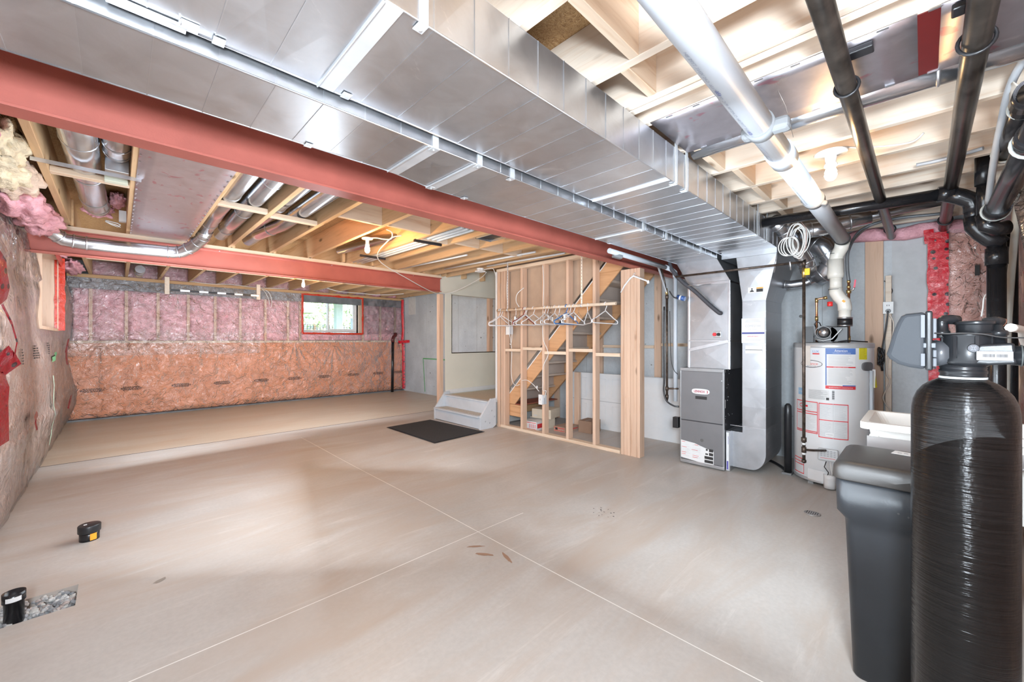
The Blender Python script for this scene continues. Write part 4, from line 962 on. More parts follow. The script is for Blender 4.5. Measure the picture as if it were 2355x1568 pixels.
# ================================================================ HANGER ROD AND HANGERS
RX = 3.66
rod = thing('hanging_rod', (RX, 3.1, 1.64), 'pale wooden clothes rod hung from two perforated straps in front of the studs', 'rod')
def rz_(y): return 1.628+(y-2.22)/1.78*.020
B().tube([(RX, 2.21, rz_(2.21)), (RX, 4.02, rz_(4.02))], .017, 14).out('rod', WY, rod)
for y in (3.82, 2.64):
    b = B(); b.box(RX-.001, RX+.001, y-.010, y+.010, rz_(y)+.018, 2.276)
    b.tube([(RX, y-.009, rz_(y)), (RX+.0, y+.009, rz_(y))], .0195, 14)
    s_ = b.out('perforated_strap', CLT, rod)
    for k in range(16): B().lathe((RX-.0012, y, 1.70+k*.036), [(.004, 0), (.004, -.0006)], 8, 'x').out('strap_hole', INK, s_)
WIRE = plain('white_hanger', (.82, .82, .83), .35, 0, .02); METW = plain('bare_wire', (.45, .40, .36), .35, .8)
MARW = plain('maroon_hanger', (.25, .03, .03), .35); BLUH = plain('blue_hanger', (.06, .2, .5), .35)
def hanger(y, yaw, style, mat, label, tilt=0, group=None, x=RX, zr_=None, hw=.205, drop=.10, rr=.0042):
    z0 = (rz_(y)+.017) if zr_ is None else zr_
    t = thing('coat_hanger', (x, y, z0), label, 'hanger', group)
    ca, sa = math.cos(yaw), math.sin(yaw); ct, st_ = math.cos(tilt), math.sin(tilt)
    def T(u, v, n=0):   # u along the hanger, v up from the rod top
        u2, v2 = u*ct-v*st_, u*st_+v*ct
        return (x+u2*ca-n*sa, y+u2*sa+n*ca, z0+v2)
    hr = .022
    hook = [T(-hr*math.cos(a)*1.0, -.019+hr*math.sin(a)+0) for a in [R(d) for d in range(-20, 181, 20)]]
    hook += [T(hr, -.035), T(hr*.6, -.055), T(0, -.075), T(0, -.095)]
    B().tube(hook, rr*.8 if style != 'wire' else .0016, 6).out('hook', mat if style != 'silver' else GALVB, t)
    top = -.092
    if style == 'wire':
        P_ = [(0, top), (.06, top-.03), (hw-.01, top-.085), (hw, top-.10), (hw-.015, top-.108), (-hw+.015, top-.108), (-hw, top-.10), (-hw+.01, top-.085), (-.06, top-.03)]
        B().tube([T(*p) for p in P_], .0016, 6, closed=True).out('frame', mat, t)
    elif style == 'clip':
        B().tube([T(-hw*.75, top-.03), T(0, top), T(hw*.75, top-.03)], rr, 8).out('arms', mat, t)
        B().tube([T(-hw*.75, top-.03), T(hw*.75, top-.03)], rr*.8, 6).out('bar', mat, t)
        for u in (-.6, .6): B().obox(T(u*hw, top-.03), T(u*hw, top-.085), .02, .018, (ca, sa, 0)).out('clip', mat, t)
    else:
        P_ = [(0, top+.004), (.03, top-.012), (hw*.7, top-.074), (hw-.008, top-.095), (hw, top-.110), (hw-.006, top-.124), (hw-.03, top-.128),
              (-hw+.03, top-.128), (-hw+.006, top-.124), (-hw, top-.110), (-hw+.008, top-.095), (-hw*.7, top-.074), (-.03, top-.012)]
        B().tube([T(*p) for p in P_], rr, 8, closed=True).out('frame', mat, t)
        if style == 'notch':
            for u in (-.45, .45): B().tube([T(u*hw, top-.044), T(u*hw+.012, top-.062), T(u*hw+.02, top-.05)], rr*.6, 6).out('strap_notch', mat, t)
    return t
def place(*a): return hanger(*a)
L0 = 'white plastic hanger '
HG = 'clothes hangers on the wooden rod'
hs = [(3.975, .10, 'plain', WIRE, L0+'at the far left end of the rod'), (3.94, -.18, 'notch', WIRE, L0+'with strap notches, second from the left end of the rod'),
 (3.70, .5, 'wire', METW, 'bare wire hanger, first one right of the left strap'), (3.665, .7, 'clip', WIRE, 'white trouser hanger with clips, right of the left strap'), (3.60, .35, 'wire', METW, 'bare wire hanger just left of the maroon hanger'),
 (3.525, .05, 'plain', MARW, 'dark maroon plastic hanger among the white ones'), (3.51, -.02, 'plain', WIRE, L0+'touching the maroon hanger on its left'), (3.485, .12, 'notch', WIRE, L0+'touching the maroon hanger on its right'),
 (3.36, -.05, 'plain', WIRE, L0+'alone in the gap right of the maroon hanger'), (3.175, .1, 'notch', WIRE, L0+'first of the tight cluster at mid rod'), (3.13, .3, 'plain', WIRE, L0+'second of the tight cluster at mid rod'),
 (3.085, .5, 'clip', METW, 'dull metal trouser hanger with clips in the mid-rod cluster'), (3.05, .25, 'wire', METW, 'bare wire hanger in the middle of the mid-rod cluster'), (3.02, .1, 'notch', WIRE, L0+'last but one of the mid-rod cluster'), (2.955, .4, 'plain', WIRE, L0+'last of the mid-rod cluster, left of the blue hanger'),
 (2.85, -.05, 'plain', BLUH, 'blue plastic hanger hanging among the white ones'), (2.80, .15, 'clip', WIRE, 'white trouser hanger with clips right behind the blue hanger'), (2.745, -.05, 'notch', WIRE, L0+'first one right of the blue hanger'),
 (2.68, .3, 'wire', METW, 'bare wire hanger left of the right strap'), (2.56, .8, 'plain', WIRE, L0+'turned edge-on just right of the right strap'), (2.40, .3, 'wire', METW, 'bare wire hanger next to the last white hanger'), (2.335, -.12, 'plain', WIRE, L0+'at the far right end of the rod')]
for i, (y, yaw, st_, m, l) in enumerate(hs): hanger(y, yaw, st_, m, l, rnd.uniform(-.05, .05), HG, rr=.0068 if m is BLUH else .0054)
# white moulded hanger hooked on the post
t = thing('coat_hanger', (3.935, 2.16, 1.95), 'broad white moulded hanger hung on the timber post', 'hanger')
B().tube([(3.93, 2.315, 1.77), (3.93, 2.27, 1.84), (3.93, 2.20, 1.915), (3.93, 2.16, 1.935), (3.93, 2.10, 1.905), (3.93, 2.02, 1.87), (3.93, 1.985, 1.845)], [.007, .009, .010, .013, .010, .009, .007], 10).out('shoulder_bar', WHITE, t)
B().tube([(3.93, 2.16, 1.935), (3.935, 2.16, 1.958), (3.945, 2.15, 1.97)], .004, 8).out('hook', WHITE, t)
B().box(3.925, 3.935, 1.985, 2.01, 1.835, 1.87).out('end_hook', WHITE, t, .003)
# ---- switch boxes and cables on the studs
def cable(pts, r=.0045, mat=WHITEW, label=None, name='cable', sub=6):
    P_ = [Vector(p) for p in pts]; out = []
    n = len(P_)
    for i in range(n-1):
        p0, p1, p2, p3 = P_[max(i-1, 0)], P_[i], P_[i+1], P_[min(i+2, n-1)]
        for k in range(sub):
            t = k/sub; out.append(.5*((2*p1)+(p2-p0)*t+(2*p0-5*p1+4*p2-p3)*t*t+(3*p1-p0-3*p2+p3)*t**3))
    out.append(P_[-1]); o = B().tube(out, r, 8).out(name, mat)
    if label: tag(o, label, 'cable')
    return o
s1 = thing('switch_box', (3.935, 4.11, 1.39), 'grey metal switch box on the first stud, below the rod end', 'switch')
B().box(3.925, 3.99, 4.05, 4.12, 1.33, 1.45).out('box', plain('switch_box_grey', (.62, .63, .65), .4), s1, .003); B().box(3.915, 3.925, 4.06, 4.125, 1.325, 1.455).out('cover', WHITE, s1, .003)
s2 = thing('switch_box', (3.935, 3.46, .49), 'light switch box low on the third stud, near the floor', 'switch')
B().box(3.925, 3.99, 3.43, 3.48, .42, .54).out('box', plain('switch_box_grey', (.6, .6, .6), .4), s2, .003); B().box(3.912, 3.925, 3.445, 3.505, .415, .545).out('cover', WHITE, s2, .003)
B().lathe((3.912, 3.475, .48), [(.012, 0), (.01, -.006)], 12, 'x').out('dial', plain('dial_grey', (.6, .6, .6), .4), s2)
cable([(3.943, 4.11, 2.2), (3.94, 4.13, 2.0), (3.94, 4.12, 1.8), (3.94, 4.10, 1.6), (3.93, 4.08, 1.45)], label='white cable dropping to the switch box at the left end of the rod')
cable([(3.945, 4.05, 1.55), (3.94, 4.03, 1.50), (3.94, 4.02, 1.40), (3.94, 4.03, 1.25), (3.94, 4.05, 1.19), (3.94, 4.07, 1.2)], label='short white cable loop under the left switch box')
cable([(3.95, 4.08, 1.33), (4.0, 4.09, 1.1), (4.0, 4.10, .8), (3.99, 4.06, .66), (3.95, 3.95, .62), (3.945, 3.88, .64)], label='white cable sagging low between the first and second studs')
cable([(3.943, 3.83, .70), (3.94, 3.73, .71), (3.94, 3.62, .66), (3.943, 3.52, .58)], label='white cable sagging low between the second and third studs')
cable([(3.944, 3.46, 2.22), (3.944, 3.44, 2.0), (3.944, 3.45, 1.7), (3.944, 3.455, 1.3), (3.944, 3.38, 1.13), (3.944, 3.37, 1.05), (3.944, 3.45, .9), (3.944, 3.455, .7), (3.93, 3.44, .60), (3.92, 3.38, .60), (3.93, 3.42, .5)], label='long white cable running down the third stud to its low switch box')
cable([(3.945, 3.80, 1.96), (3.9, 3.88, 1.88), (3.9, 3.9, 1.78), (3.92, 3.86, 1.70)], .006, label='curved white cable end above the clothes rod, by the second stud')
B().box(4.0, 4.006, 3.6, 3.62, .60, .64).out('tag', PAPER, s2)
# ================================================================ OVERHEAD LAMPS
def bulb(x, y, zc, label, energy, e=26, r=.075, dz=0):
    t = thing('ceiling_lamp', (x, y, zc), label, 'lamp')
    B().lathe((x, y, zc), [(r*.9, 0), (r, -.006), (r*.95, -.014), (r*.35, -.022), (r*.32, -.06), (r*.40, -.066), (r*.40, -.078), (r*.2, -.08)], 24).out('lampholder', plain('white_porcelain', (.85, .85, .83), .25), t)
    k = .9 if r > .06 else .8
    b = B().lathe((x, y, zc-.078), [(.004, 0), (.02*k, -.004), (.026*k, -.018), (.031*k, -.03), (.027*k, -.036), (.032*k, -.045), (.029*k, -.052), (.026*k, -.062), (.016*k, -.072), (.003, -.076)], 16)
    b.out('bulb', plain('lit_bulb', (1, .86, .62), .3, emit=e), t)
    l = lamp('bulb_light', 'POINT', (x, y, zc-.19), energy, (1, .56, .20), .03); l.parent = t; l.location = Vector((x, y, zc-.17))-wloc(t)
    return t
bulb(2.745, .35, 2.262, 'lit bare bulb in a white ceiling lampholder, nearest, among the drain pipes', 3)
bulb(1.79, 3.90, 2.275, 'lit bare bulb in a white lampholder between the two red beams', 20, r=.055)
bulb(2.19, 7.15, 2.275, 'small lit bare bulb beyond the second red beam, near the back window', 12, r=.055)
cable([(2.75, .30, 2.275), (2.82, .2, 2.262), (2.9, .05, 2.262), (2.92, 0, 2.30)], label='short white cable from the nearest lamp to the joist')
cable([(1.80, 3.87, 2.27), (1.83, 3.78, 2.26), (1.88, 3.74, 2.25), (1.92, 3.66, 2.245), (1.90, 3.6, 2.29), (1.84, 3.6, 2.31)], .006, label='curly white cable beside the lamp between the red beams')
cable([(2.0, 3.6, 2.28), (1.96, 3.78, 2.262), (2.2, 4.5, 2.20), (2.9, 5.0, 2.09), (3.45, 5.30, 2.00), (3.72, 5.42, 2.0), (3.95, 5.35, 2.05), (4.0, 4.8, 2.2), (3.88, 4.50, 2.25)], .0055, label='long white cable swooping from the joists to the cream wall by the landing')
jx = thing('junction_box', (3.72, 4.45, 2.25), 'white ceiling junction box above the corner of the cream landing wall', 'box')
B().lathe((3.72, 4.45, 2.278), [(.055, 0), (.055, -.015), (.04, -.03), (.03, -.055), (.0, -.056)], 8, smooth=False).out('housing', WHITE, jx); B().box(3.66, 3.78, 4.40, 4.50, 2.225, 2.245).out('base', WHITE, jx, .004)
cable([(3.76, 4.43, 2.26), (3.8, 4.35, 2.27), (3.85, 4.3, 2.25), (3.94, 4.34, 2.0), (3.942, 4.345, 1.2), (3.942, 4.345, .5)], .004, label='thin white cable down the white edge of the stud wall')
# white PEX lines between the middle joists with black foam clips
for i, (x, dx) in enumerate(((2.30, -.03), (2.36, -.03), (2.42, -.03))):
    o = B().tube([(x, 3.0, 2.30), (x+dx, 4.9, 2.30), (x+dx*1.3, 5.35, 2.30)], .014, 10).out('water_line', plain('white_water_line', (.7, .72, .72), .35))
    tag(o, 'white water line running with two others through the joists behind the middle bulb', 'pipe', 'water lines behind the middle bulb')
for (y, x) in ((3.62, 2.33), (4.72, 2.25)):
    tag(B().obox((x-.16, y+.03, 2.272), (x+.14, y-.02, 2.262), .03, .022).out('foam_sleeve', BLK), 'short black foam sleeve crossing the white water lines, ' + ('nearer one' if y < 4 else 'further one behind the bulb'), 'sleeve')
for i, (x, y0, y1) in enumerate(((2.95, 3.9, 5.35), (3.42, 3.2, 4.9), (3.72, 3.0, 4.3))):
    tag(B().tube([(x+.1, y0, 2.29), (x, y1, 2.29)], .012, 8).out('water_line', plain('white_water_line', (.7, .72, .72), .35)), ['thin grey-white pipe under the joists left of the landing', 'thin grey-white pipe under the joists above the landing opening', 'thin grey-white pipe nearest the stud wall top'][i], 'pipe')
vb = thing('vent_boot', (2.62, 3.05, 2.28), 'rectangular floor-vent opening framed in bright metal, beyond the nearer red beam', 'vent')
b = B(); b.box(2.58, 2.78, 2.85, 2.862, 2.272, 2.30); b.box(2.58, 2.78, 3.15, 3.162, 2.272, 2.30); b.box(2.58, 2.592, 2.85, 3.16, 2.272, 2.30); b.box(2.768, 2.78, 2.85, 3.16, 2.272, 2.30); b.out('rim', GALVB, vb); B().box(2.592, 2.768, 2.862, 3.15, 2.29, 2.30).out('dark_opening', INK, vb)
# black striped bar hung on two wood battens near the back wall
br = thing('striped_bar', (1.3, 8.6, 2.08), 'long black and silver bar held by two short wood battens near the back wall', 'bar')
for i in range(10):
    x0 = .62+i*.125; B().box(x0, x0+.125, 8.60, 8.62, 2.055, 2.085).out('bar_section', BLK if i % 2 == 0 else GALVB, br)
for x in (.58, 1.87): B().box(x-.03, x+.03, 8.625, 8.66, 2.0, 2.28).out('batten', JY, br, .002)
for i, pts in enumerate(([(2.0, 9.02, 2.26), (2.06, 8.98, 2.18), (2.12, 8.98, 2.05), (2.14, 9.0, 1.95)], [(1.96, 9.02, 2.26), (2.1, 8.96, 2.2), (2.17, 8.98, 2.05), (2.17, 9.0, 1.9)])):
    tag(cable(pts, .005), ['shorter white cable looping down the back wall insulation left of the window', 'longer white cable looping down the back wall insulation left of the window'][i], 'cable', 'cables looped on the back wall')
cable([(.9, 9.0, 2.28), (1.2, 8.98, 2.262), (1.5, 8.98, 2.28), (1.9, 8.98, 2.262), (2.4, 8.98, 2.28)], .005, label='white cable strung along the top of the back wall')
cable([(3.0, 8.4, 2.30), (3.3, 8.5, 2.262), (3.7, 8.6, 2.272), (4.2, 8.5, 2.262), (4.5, 8.0, 2.27)], .008, label='pale cable bundle under the joists above the back window')
# black pipe in the far corner
fp = thing('stub_pipe', (4.76, 8.97, 0), 'black plastic stub pipe standing against the back wall near the corner', 'pipe')
B().tube([(4.735, 8.96, 0), (4.75, 8.96, 1.24)], .033, 14).out('pipe', ABS, fp); B().tube([(4.75, 8.96, 1.2), (4.75, 8.96, 1.27), (4.78, 8.97, 1.33), (4.83, 8.99, 1.36), (4.84, 9.0, 1.42)], .042, 14).out('elbow', plain('dark_red_black', (.10, .02, .02), .3), fp)
# capped pipe stub and open stub
cp = thing('capped_pipe', (-.125, 3.64, 0), 'short black capped pipe stub with an orange sticker, on the open floor', 'pipe')
B().lathe((-.125, 3.665, 0), [(.046, 0), (.046, .055)], 28).out('pipe', ABS, cp); B().lathe((-.125, 3.665, .05), [(.053, 0), (.053, .04), (.050, .045), (.0, .046)], 28).out('cap', BLK, cp, .002)
B().box(-.15, -.135, 3.655, 3.672, .0962, .0968).out('sticker', PAPER, cp)
b = B()
for k in range(5):
    a0, a1 = R(-85+k*8), R(-77+k*8); q = .0468
    b.quad((-.125+q*math.cos(a0), 3.665+q*math.sin(a0), .006), (-.125+q*math.cos(a1), 3.665+q*math.sin(a1), .006), (-.125+q*math.cos(a1), 3.665+q*math.sin(a1), .046), (-.125+q*math.cos(a0), 3.665+q*math.sin(a0), .046))
b.out('orange_sticker', ORG, cp)
op = thing('open_pipe', (-.328, 2.84, 0), 'open black pipe stub standing in the gravel pit', 'pipe')
b = B().lathe((-.33, 2.845, -.06), [(.031, 0), (.031, .145), (.036, .146), (.036, .185), (.033, .185), (.028, .12), (.028, 0)], 28, caps=False); b.out('pipe', ABS, op)
b = B()
for k in range(6):
    a0, a1 = R(-125+k*13), R(-112+k*13); q = .0365
    b.quad(*[(-.33+q*math.cos(a), 2.845+q*math.sin(a), z) for a, z in ((a0, .093), (a1, .093), (a1, .113), (a0, .113))])
b.out('paper_sticker', PAPER, op)
# ================================================================ WATER HEATER
HX, HYc, HR = 4.55, .57, .28
HW = plain('heater_white', (.77, .78, .79), .32, 0, .02)
ht = thing('water_heater', (HX, HYc, 0), 'tall white gas water heater covered in labels, with a black blower on top', 'water heater')
B().lathe((HX, HYc, 0), [(HR-.004, .035), (HR, .04), (HR, 1.185), (HR-.002, 1.19)], 64).out('jacket', HW, ht)
B().lathe((HX, HYc, 0), [(HR+.003, 1.185), (HR+.005, 1.19), (HR+.003, 1.222), (HR-.01, 1.228), (.0, 1.23)], 64).out('top_cap', plain('cap_grey', (.55, .56, .57), .35, .3), ht)
B().lathe((HX, HYc, 0), [(HR+.004, .03), (HR+.006, .035), (HR+.004, .055)], 64).out('bottom_ring', plain('ring_grey', (.5, .51, .52), .35, .4), ht)
for a in (200, 260, 150, 90, 20): 
    x, y = HX+.24*math.cos(R(a)), HYc+.24*math.sin(R(a)); B().box(x-.02, x+.02, y-.02, y+.02, 0, .03).out('foot', plain('foot_grey', (.3, .3, .3), .5), ht)
def cyp(a, z, o=.0015): return (HX+(HR+o)*math.cos(R(a)), HYc+(HR+o)*math.sin(R(a)), z)
def cpatch(a0, a1, z0, z1, name, mat, par, o=.0015):
    """label on the jacket from angle a0 to a1 (left to right in view) """
    n = max(2, int(abs(a1-a0)/3)); b = B()
    b.grid(lambda u, v: cyp(a0+(a1-a0)*u, z0+(z1-z0)*v, o), n, 1); return b.out(name, mat, par)
def clines(a0, a1, z0, z1, n, par, mat, name='small_print', o=.0024, h=.0016, seed=0):
    rr = random.Random(seed); b = B()
    for k in range(n):
        z = z1-(z1-z0)*(k+.5)/n; e = a1-rr.uniform(0, .35)*(a1-a0)
        b.grid(lambda u, v: cyp(a0+(e-a0)*u, z-h+2*h*v, o), 4, 1)
    return b.out(name, mat, par)
def ctext(s, size, a, z, mat, par, wmax=None, name='lettering', o=.003, bold=0):
    return text_bm(s, size, (0, 0, 0), (1, 0, 0), (0, 0, 1), wmax=wmax, bold=bold, mapf=lambda u, v: cyp(a+math.degrees(u/HR), z+v, o)).out(name, mat, par)
# "Attention" notice
at = cpatch(178, 219.5, .842, 1.182, 'notice_label', PAPER, ht)
cpatch(178, 219.5, 1.132, 1.182, 'blue_band', BLUEINK, at, .0022); cpatch(178, 179.6, .87, 1.14, 'blue_edge', BLUEINK, at, .0022)
cpatch(178, 219.5, 1.020, 1.030, 'red_band', REDINK, at, .0022); cpatch(178, 219.5, .842, .868, 'red_band', REDINK, at, .0022); cpatch(201, 219.5, .868, .877, 'blue_band', BLUEINK, at, .0022)
ctext('Attention', .032, 199, 1.151, PAPER, at, .085, o=.003); ctext('CE DOCUMENT DOIT ETRE CONSERVE', .008, 200, 1.139, PAPER, at, .12)
clines(182, 216, 1.036, 1.125, 9, at, LGREY, seed=3); clines(182, 216, .885, 1.012, 12, at, LGREY, seed=4)
ctext('AVERTISSEMENT IMPORTANT', .009, 199, 1.0215, PAPER, at, .1); ctext('RENSEIGNEMENTS CONSOMMATEUR', .012, 199, .85, PAPER, at, .16)
yl = cpatch(225, 240, 1.09, 1.19, 'yellow_label', YEL, ht); clines(226, 239, 1.095, 1.185, 9, yl, plain('ochre_ink', (.45, .38, .05), .6), seed=5)
# oval maker's badge
def ellip(ac, zc, aw, zh, o, n=36, inner=0):
    b = B(); vs = []; fs = []
    for k in range(n):
        t = 2*PI*k/n; vs.append(cyp(ac+aw*math.cos(t), zc+zh*math.sin(t), o))
        if inner: vs.append(cyp(ac+(aw-inner*8)*math.cos(t), zc+(zh-inner*.05)*math.sin(t), o))
    if inner:
        for k in range(n): j = (k+1) % n; fs.append((2*k, 2*j, 2*j+1, 2*k+1))
    else: fs = [tuple(range(n))]
    return b.add(vs, fs)
ov = ellip(155.5, 1.045, 18.5, .033, .0022, 36, .09).out('oval_badge', INK, ht)
ctext('eMance', .036, 157, 1.036, plain('salmon_ink', (.75, .2, .16), .5), ov, .10); ctext('Water Heater Rentals', .01, 157, 1.022, INK, ov, .075)
lx_ = cpatch(155, 169.5, 1.128, 1.175, 'small_logo', plain('pale_blue_paper', (.72, .76, .82), .5), ht); cpatch(159, 169.5, 1.128, 1.138, 'red_band', REDINK, lx_, .0022); ctext('LUX', .026, 164, 1.144, BLUEINK, lx_, .045)
cpatch(147, 156, 1.03, 1.20, 'pale_tag', plain('cream_tag', (.76, .70, .64), .6), ht, .006)
es = cpatch(130, 143, .768, .828, 'blue_sticker', plain('sky_blue_label', (.35, .55, .75), .5), ht); ctext('energy', .02, 136.5, .793, PAPER, es, .045)
sr = cpatch(152, 183, .742, .828, 'rating_plate', plain('plate_paper', (.70, .71, .71), .5), ht); clines(152.5, 182, .746, .824, 12, sr, GREY, seed=8, h=.0012)
cpatch(179, 183, .745, .765, 'black_square', INK, sr, .0026)
bc = B()
for k in range(14): bc.grid(lambda u, v, k=k: cyp(187+3.2*u, .752+k*.0055+.0025*v*(1+(k % 3)*.4), .0022), 1, 1)
bc.out('barcode', INK, ht)
def redbox(a0, a1, z0, z1, hs_, vs_, seed, skew=0):
    t = cpatch(a0, a1, z0, z1, 'safety_label', plain('label_grey', (.70, .71, .72), .5), ht); w_ = .0035
    for z in [z0+w_, z1-w_]+hs_: cpatch(a0, a1, z-w_, z+w_, 'red_line', REDINK, t, .0024)
    for a in (a0+.4, a1-.4): cpatch(a-.5, a+.5, z0, z1, 'red_line', REDINK, t, .0024)
    for a in vs_: cpatch(a-.25, a+.25, z0, z1, 'fold_line', LGREY, t, .0024)
    zz = sorted([z0]+hs_+[z1]); aa = sorted([a0]+vs_+[a1])
    for i in range(len(zz)-1):
        for j in range(len(aa)-1): clines(aa[j]+1.6, aa[j+1]-1.6, zz[i]+.01, zz[i+1]-.01, max(2, int((zz[i+1]-zz[i]-.02)/.0085)), t, LGREY, seed=seed+i*3+j, h=.0011)
    return t
r1 = redbox(126, 167, .446, .72, [.612, .632, .462], [], 10)
ellip(139, .678, 5, .017, .0034, 20, .12).out('warning_disc', REDINK, r1); cpatch(146, 151, .668, .684, 'red_spot', REDINK, r1, .003)
r2 = redbox(168.4, 209, .424, .717, [.575], [188.5], 30)
cpatch(178, 189, .44, .47, 'small_slip', PAPER, r2, .003); ctext('WARNING', .012, 183.5, .452, GREY, r2, .045, o=.0042)
r3 = redbox(118, 143.5, .07, .205, [.175, .15], [], 50)
# rounded grey cap and relief tube, yellow tag
b = B(); P_ = []
for k in range(24):
    t = 2*PI*k/24; c, s_ = math.cos(t), math.sin(t); P_.append((240+11*math.copysign(abs(c)**.6, c), 1.033+.036*math.copysign(abs(s_)**.75, s_)))
vs_ = [cyp(a, z, .002) for a, z in P_]+[cyp(a, z, .014) for a, z in P_]
b.add(vs_, [tuple(range(24, 48))]+[(i, (i+1) % 24, (i+1) % 24+24, i+24) for i in range(24)]); b.out('port_cover', plain('cover_grey', (.14, .14, .15), .6), ht, .002)
B().tube([cyp(244.5, 1.00, .02), cyp(244.5, .35, .02)], .013, 12).out('relief_tube', PVC, ht)
b = B(); p0, p1 = Vector(cyp(247, 1.01, .03)), Vector(cyp(247, .86, .035)); b.obox(p0, p1, .022, .002, (-.7, -.6, 0)); b.out('paper_tag', PAPER, ht)
b = B(); b.prism([cyp(244, .965, .05), cyp(243, .86, .05), cyp(248, .865, .05)], (-.001, 0, 0)); b.out('yellow_tag', YEL, ht)
# gas valve, door, wiring pocket
va = thing('gas_control', cyp(182, .29, .03), 'pale gas control box with tiny instructions low on the white water heater', 'gas valve')
c0 = Vector(cyp(182, .29, .04)); c1 = Vector(cyp(182, .29, .0))
B().obox(c0, c1, .135, .10, (0, 0, 1)).out('cover', plain('control_grey', (.60, .61, .62), .4), va, .010, 3)
b = B()
nrm = (c0-c1).normalized(); rt = Vector((nrm.y, -nrm.x, 0))
if rt.y > 0: rt = -rt
for k in range(4):
    for j in range(5):
        q = c0+nrm*.001+rt*(-.05+j*.022)+Vector((0, 0, .032-k*.014)); b.add([q, q+rt*.014, q+rt*.014+Vector((0, 0, .006)), q+Vector((0, 0, .006))], [(0, 1, 2, 3)])
b.out('instructions', GREY, va)
q = c0+nrm*.001; b = B().add([q+rt*-.05+Vector((0, 0, -.028)), q+rt*.05+Vector((0, 0, -.028)), q+rt*.05+Vector((0, 0, -.025)), q+rt*-.05+Vector((0, 0, -.025))], [(0, 1, 2, 3)]); b.out('red_stripe', REDINK, va)
cpatch(152, 188, .05, .14, 'access_door', HW, ht, .01)
b = B(); b.grid(lambda u, v: cyp(176+16*u, .01+.115*v, .01+.03*math.sin(PI*u)**.5), 8, 3); b.out('wiring_pocket', HW, ht, solid=.003)
for k in range(3):
    B().tube([cyp(180+k*2.5, .235, .03), cyp(178+k*4, .19, .045), cyp(183+k*2, .15, .05), cyp(181+k*3, .11, .03)], .0035, 6).out('loose_wire', [INK, plain('wire_grey', (.6, .6, .6), .4), WHITEW][k], ht)
# blower on top
bl = B(); BX, BYc = 4.42, .60
b = B(); b.box(4.35, 4.353, .675, .75, 1.23, 1.37); b.box(4.353, 4.50, .60, .745, 1.23, 1.233); b.out('bracket', BLK, ht, .001)
b = B(); P_ = []
for k in range(28):
    a = 2*PI*k/28; rr_ = .072+.02*(k/28); P_.append((4.36, .585+rr_*math.cos(a), 1.30+rr_*math.sin(a)*.95))
b.prism(P_, (.10, 0, 0)); b.out('blower_housing', BLK, ht, .004); B().box(4.36, 4.45, .44, .56, 1.232, 1.365).out('blower_outlet', BLK, ht, .006)
B().lathe((4.355, .60, 1.315), [(.001, -.05), (.03, -.05), (.038, -.04), (.042, -.01), (.045, 0)], 24, 'x').out('motor', plain('motor_metal', (.35, .35, .36), .2, .9), ht)
B().tube([(4.30+.002*math.sin(k), .60+.054*math.cos(k*PI/10), 1.315+.054*math.sin(k*PI/10)) for k in range(20)], .003, 6, closed=True).out('motor_ring', GREY, ht)
B().tube([(4.34, .655, 1.36), (4.33, .665, 1.39), (4.33, .65, 1.41), (4.34, .63, 1.40), (4.35, .62, 1.37)], .004, 6).out('wire_loop', BLK, ht)
B().tube([(4.34, .66, 1.26), (4.31, .60, 1.245), (4.31, .54, 1.26), (4.33, .49, 1.33), (4.33, .48, 1.345)], .005, 6).out('air_tube', plain('pale_tube', (.6, .62, .63), .3), ht)
# ================================================================ WHITE VENT PIPE
vt = thing('vent_pipe', (2, .45, 2.1), 'long fat white plastic vent pipe slung under the joists towards the water heater', 'pipe')
def vz(x): return 2.115-.004*x
def vy(x): return .446+.007*x
B().tube([(-.5, vy(-.5), vz(-.5)), (2.22, vy(2.22), vz(2.22))], .049, 28).out('pipe', PVC, vt)
B().tube([(2.14, vy(2.1), vz(2.1)), (2.26, vy(2.26), vz(2.2))], .057, 28).out('coupling', PVC, vt)
B().tube([(2.26, vy(2.26), vz(2.26)), (4.36, vy(4.36), vz(4.36))], .049, 28).out('pipe', PVC, vt)
PT = 'TYPE BH GAS VENT 636 - SYSTEM 636 - C. CLASS II-A 65 C TYPE BH GAS VENT - '
def pipetext(s, x0, L, ang, size, mat):
    # wraps round the underside of the pipe, running along it
    def mp(u, v):
        x = x0+L*.5-u; a = ang+v/.0495
        return (x, vy(x)-.0497*math.sin(a), vz(x)-.0497*math.cos(a))
    return text_bm(s, size, (0, 0, 0), (1, 0, 0), (0, 1, 0), wmax=L, mapf=mp).out('printing', mat, vt)
PINK_ = plain('grey_blue_print', (.28, .30, .36), .6)
pipetext('VENT TYPE BH  CLASS IIA 65 C  SYSTEM 636  GAS VENT TYPE BH', 1.15, .62, -.55, .016, PINK_)
pipetext('TYPE BH GAS VENT 636  SYSTEM 636  C  CLASS IIA 65 C', 1.76, .5, -.55, .016, PINK_)
pipetext('VENT TYPE BH  SYSTEM 636  ULC S636', 2.55, .4, -.55, .013, PINK_)
for x in (1.40, 1.76): pipetext('636', x, .035, -.52, .02, plain('navy_print', (.05, .07, .25), .6))
for (x, m, w_) in ((1.845, plain('grey_foam', (.2, .21, .22), .8), .06), (3.02, plain('grey_foam2', (.25, .25, .25), .8), .05), (4.33, BLK, .05)):
    o = B().tube([(x-w_/2, vy(x), vz(x)), (x+w_/2, vy(x), vz(x))], .055, 24).out('foam_wrap', m, vt)
B().obox((1.86, .53, 2.10), (1.86, .36, 2.095), .06, .05).out('foam_end', plain('grey_foam', (.2, .21, .22), .8), vt, .015)
B().obox((3.03, .53, 2.115), (3.03, .40, 2.065), .05, .03).out('foam_end', plain('grey_foam2', (.25, .25, .25), .8), vt, .01)
